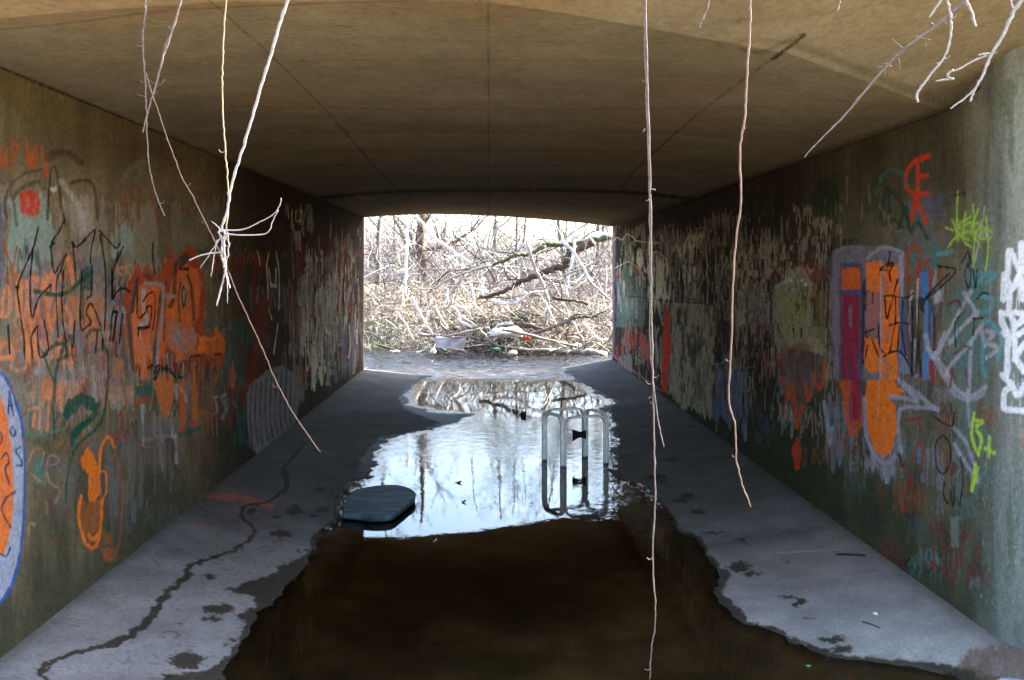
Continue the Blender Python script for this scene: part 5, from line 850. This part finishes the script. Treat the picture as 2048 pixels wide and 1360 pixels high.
lump('plastic_sheet', (0, 0, 0), (1, 1, 1), M_plastic, 'x', 'sheet', 2, 1)
bpy.data.objects.remove(bpy.data.objects['plastic_sheet'])
m = MB(); qd = 20.7; q_ = ZX((608, 980), (640, 978), (700, 985), (760, 980), (836, 972), (815, 1068), (740, 1064), (660, 1062), (612, 1055))
for k in range(2):
    for i, (x, y) in enumerate(q_): p_ = at(x, y, qd+.06*math.sin(i*1.7)+.03*k); m.v.append(p_)
n_ = len(q_); m.f = [tuple(range(n_-1, -1, -1)), tuple(range(n_, 2*n_))] + [(i, (i+1) % n_, n_+(i+1) % n_, n_+i) for i in range(n_)]
tag(m.build('plastic_sheet', M_plastic, smooth=False), 'upright mauve grey plastic sheet stuck at the water edge left of centre', 'sheet')
def zlump(name, zx, zy, wx_, hy_, d, material, label, cat, seed):
    x, y = ZX((zx, zy))[0]; k = d/F/3.5786; return lump(name, at(x, y, d), (wx_*k/2, wx_*k/3, hy_*k/2), material, label, cat, seed)
zlump('plastic_bag', 592, 1085, 48, 40, 20.3, M_bag, 'small crumpled white bag on the water left of the grey sheet', 'bag', 7)
zlump('foam_scrap', 318, 1083, 60, 18, 20.4, M_bag, 'flat white foam scrap floating at the left bank', 'scrap', 8)
zlump('plastic_bundle', 1110, 950, 220, 80, 21.4, M_bag, 'big crumpled white plastic bundle lying on the driftwood', 'bundle', 9)
zlump('orange_scrap', 1262, 986, 60, 28, 21.2, M_orange, 'bright orange plastic scrap at the end of the white bundle', 'scrap', 10)
zlump('glass_bottle', 1045, 1068, 60, 24, 20.8, M_green, 'green bottle lying in the shallow water in front of the sticks', 'bottle', 11)
zlump('plastic_bag', 1165, 1092, 62, 34, 20.6, M_bag, 'pale bag snagged in front of the log, right of the green bottle', 'bag', 12)

# bare trees: trunk + crown of bare limbs
def bare_tree(name, base, h, r0, label, material, seed, lean=(0, 0), split=.35, nb=9, vine=False, group=None):
    r = random.Random(seed); t = empty(name, base); tr = MB(); cr = MB(); B = Vector(base)
    P = [B + Vector((lean[0]*h*(i/8)+r.gauss(0, .04)*h*.15, lean[1]*h*(i/8)+r.gauss(0, .04)*h*.15, h*i/8 - (.3 if i == 0 else 0))) for i in range(9)]
    R = [r0*(1.25 if i == 0 else 1-.8*i/8) for i in range(9)]; tr.tube(smoothline(P, 3), list(np.interp(np.linspace(0, 8, 25), range(9), R)), 8)
    def grow(p, dv, ln, rad, lev):
        pts = [p]; q = p.copy(); d_ = dv.copy()
        for k in range(4):
            d_ = (d_ + Vector((r.gauss(0, .22), r.gauss(0, .22), r.gauss(.08, .18)))).normalized(); q = q+d_*ln/4; pts.append(q.copy())
        cr.tube(pts, [rad*(1-.7*k/4) for k in range(5)], 5 if lev else 6, False)
        if lev < 3:
            for k in range(r.choice((3, 4)) if lev < 2 else 3):
                j = r.randrange(1, 5); nd = (d_ + Vector((r.gauss(0, .75), r.gauss(0, .75), r.gauss(.1, .5)))).normalized()
                grow(pts[j], nd, ln*r.uniform(.4, .65), max(.004, rad*(1-.6*j/4)*.6), lev+1)
    for k in range(nb):
        f = split + (1-split)*k/nb*.95; i = min(7, int(f*8)); p = P[i].lerp(P[i+1], f*8-i); an = r.uniform(0, 6.28)
        grow(p, Vector((math.cos(an), math.sin(an), r.uniform(.2, .9))).normalized(), h*(1-f)*.5+h*.10, R[i]*.5, 0)
    tr.build('trunk', material, t); cr.build('crown', material, t)
    return tag(t, label, 'tree', group)
def gz(x, d): return float(far_h(np.array(x), np.array(d)))
def tree_at(px, d, h, r0, label, material, seed, **k):
    x = (px-VX)*d/F; bare_tree('bare_tree', (x, d, gz(x, d)), h, r0, label, material, seed, **k)
tree_at(843, 31, 4.8, .17, 'thick dark vine covered tree on the left bank behind the white sapling', M_brown, 101, split=.12, nb=7)  # tree cut short so its dark reflection stays out of the pool
tree_at(752, 28, 5, .075, 'slim dark tree leaning at the left edge of the far opening', M_bark, 102, lean=(.06, .05))
tree_at(985, 38, 6.5, .10, 'slender grey tree standing behind the centre of the driftwood', M_bark, 103, lean=(.05, 0))
tree_at(1037, 33, 5.5, .06, 'thin grey tree with a forked top right of centre', M_bark, 104, lean=(-.03, 0))
tree_at(1140, 30, 5, .09, 'dark slanting tree behind the mossy limb at the right', M_bark, 105, lean=(-.12, .05))
tree_at(1195, 36, 6, .09, 'grey tree just inside the right jamb of the far opening', M_bark, 106)
for i in range(7):
    r = random.Random(200+i); px = 715 + i*84 + r.uniform(-12, 12); d = r.uniform(40, 66)
    tree_at(px, d, r.uniform(5.5, 8), r.uniform(.05, .10), ('first', 'second', 'third', 'fourth', 'fifth', 'sixth', 'last')[i] + ' slender grey far tree counted from the left jamb of the far opening', M_bark, 210+i, nb=6, group='trees of the far woods')

# undergrowth, grass, litter, loose debris: stuff
rng = np.random.default_rng(11)
def blades(name, N, xr, dr, ln, w, cols, up, label, cat, K=4, dens=None, h0=0.0, droop=.5):
    d = dr[0] + (dr[1]-dr[0])*rng.random(N)**1.3; half = d/F; x = (xr[0]-VX)*half + (xr[1]-xr[0])*half*rng.random(N)
    if dens is not None:
        k = rng.random(N) < dens(x, d); x, d = x[k], d[k]; N = len(x)
    z = far_h(x, d) + h0*rng.random(N)
    L = rng.uniform(*ln, size=N); an = rng.uniform(0, 2*np.pi, N); el = np.clip(rng.normal(up, .45, N), -.3, 1.5)
    v = np.stack([np.cos(an)*np.cos(el), np.sin(an)*np.cos(el), np.sin(el)], -1)
    P = np.zeros((N, K, 3)); P[:, 0] = np.stack([x, d, z], -1)
    for k in range(1, K):
        v = v + rng.normal(0, .28, (N, 3)); v[:, 2] -= droop*.25; v /= np.linalg.norm(v, axis=1, keepdims=True)
        P[:, k] = P[:, k-1] + v*(L/(K-1))[:, None]
    W = (rng.uniform(*w, size=N))[:, None]*np.linspace(1, .35, K)[None]
    cols = np.array(cols); col = cols[rng.integers(0, len(cols), N)]*rng.uniform(.7, 1.2, (N, 1))
    tag(link(name, blade_mesh(name, P, W, col), M_under, smooth=False), label, cat, kind='stuff')
TAN = [(.40, .385, .37), (.25, .235, .22), (.07, .058, .05), (.27, .235, .18), (.18, .15, .115), (.36, .34, .29), (.13, .11, .09), (.46, .44, .40)]
blades('undergrowth', 7500, (690, 1260), (23.2, 48), (.35, 1.3), (.003, .009), TAN, .45, 'tangle of dry brown stems and briars on the far bank', 'undergrowth', 5)
blades('undergrowth', 5000, (690, 1260), (30, 60), (.8, 2.6), (.005, .012), [(.20, .18, .18), (.12, .10, .10), (.28, .26, .26)], .9, 'thicket of tall bare shoots before the far woods', 'undergrowth', 5, droop=.2)
blades('undergrowth', 5000, (715, 900), (21.9, 27), (.2, .8), (.003, .008), TAN+[(.45, .30, .20)], .5, 'dry grass and brambles hanging over the left bank', 'undergrowth', 5, droop=1.2)
blades('shade_strands', 1500, (880, 1060), (22.3, 23.6), (.25, .9), (.006, .016), [(.025, .018, .012), (.04, .028, .02), (.015, .012, .009), (.2, .17, .14)], -.1, 'added dark strands standing in for shade under the bank behind the sticks', 'shade_strands', 5, h0=.5, droop=1.0)  # near-black strands added to make the shaded hollow under the bank
blades('woods', 1000, (690, 1260), (34, 62), (1.5, 3.6), (.008, .024), [(.13, .115, .12), (.18, .165, .17), (.06, .05, .048), (.24, .22, .23)], 1.0, 'pale tangle of bare branches of the far woods', 'woods', 7, h0=1.2, droop=-.1)
blades('woods', 900, (690, 1260), (34, 62), (.8, 2.2), (.006, .014), [(.075, .062, .06), (.11, .095, .095), (.05, .04, .036)], .5, 'fine twigs among the bare branches of the far woods', 'woods', 6, h0=2.6, droop=-.1)
blades('grass', 5000, (700, 800), (20.8, 24), (.08, .24), (.003, .006), [(.17, .24, .10), (.22, .28, .13), (.28, .30, .18)], .8, 'fresh green grass on the left bank', 'grass', 3, dens=lambda x, d: sstep(-1.3, -1.9, x))
blades('thicket', 540, (700, 1250), (23.4, 34), (1.0, 3.4), (.006, .019), [(.32, .30, .28), (.2, .17, .15), (.06, .045, .035), (.4, .37, .34), (.12, .095, .075)], .55, 'thicket of bent bare branches above the driftwood', 'thicket', 7, h0=1.7, droop=.45)
blades('debris', 2800, (850, 1240), (21.2, 24.0), (.25, 1.1), (.003, .011), [(.30, .27, .22), (.16, .13, .10), (.07, .05, .04), (.40, .37, .33), (.04, .03, .022)], .25, 'mat of broken twigs and reeds caught in the driftwood pile', 'debris', 4, h0=.55)
N = 9000; d = rng.uniform(20.9, 42, N); x = (rng.uniform(690, 1260, N)-VX)*d/F; z = far_h(x, d)+rng.uniform(.01, .12, N)
k = z > WATER+.02; x, d, z = x[k], d[k], z[k]; N = len(x)
an = rng.uniform(0, 6.28, N); tl = rng.normal(0, .05, N); s_ = rng.uniform(.03, .07, N)
P = np.stack([np.stack([x, d, z], -1), np.stack([x+np.cos(an)*s_, d+np.sin(an)*s_, z+tl], -1), np.stack([x+2*np.cos(an)*s_, d+2*np.sin(an)*s_, z], -1)], 1)
W = s_[:, None]*np.array((.2, .6, .1))[None]; cols = .6*np.array([(.42, .31, .21), (.34, .26, .19), (.5, .43, .34), (.28, .20, .14), (.46, .41, .36)])
tag(link('leaves', blade_mesh('leaves', P, W, cols[rng.integers(0, 5, N)]*rng.uniform(.7, 1.2, (N, 1))), M_under, smooth=False), 'fallen brown leaves scattered over the far bank', 'leaves', kind='stuff')
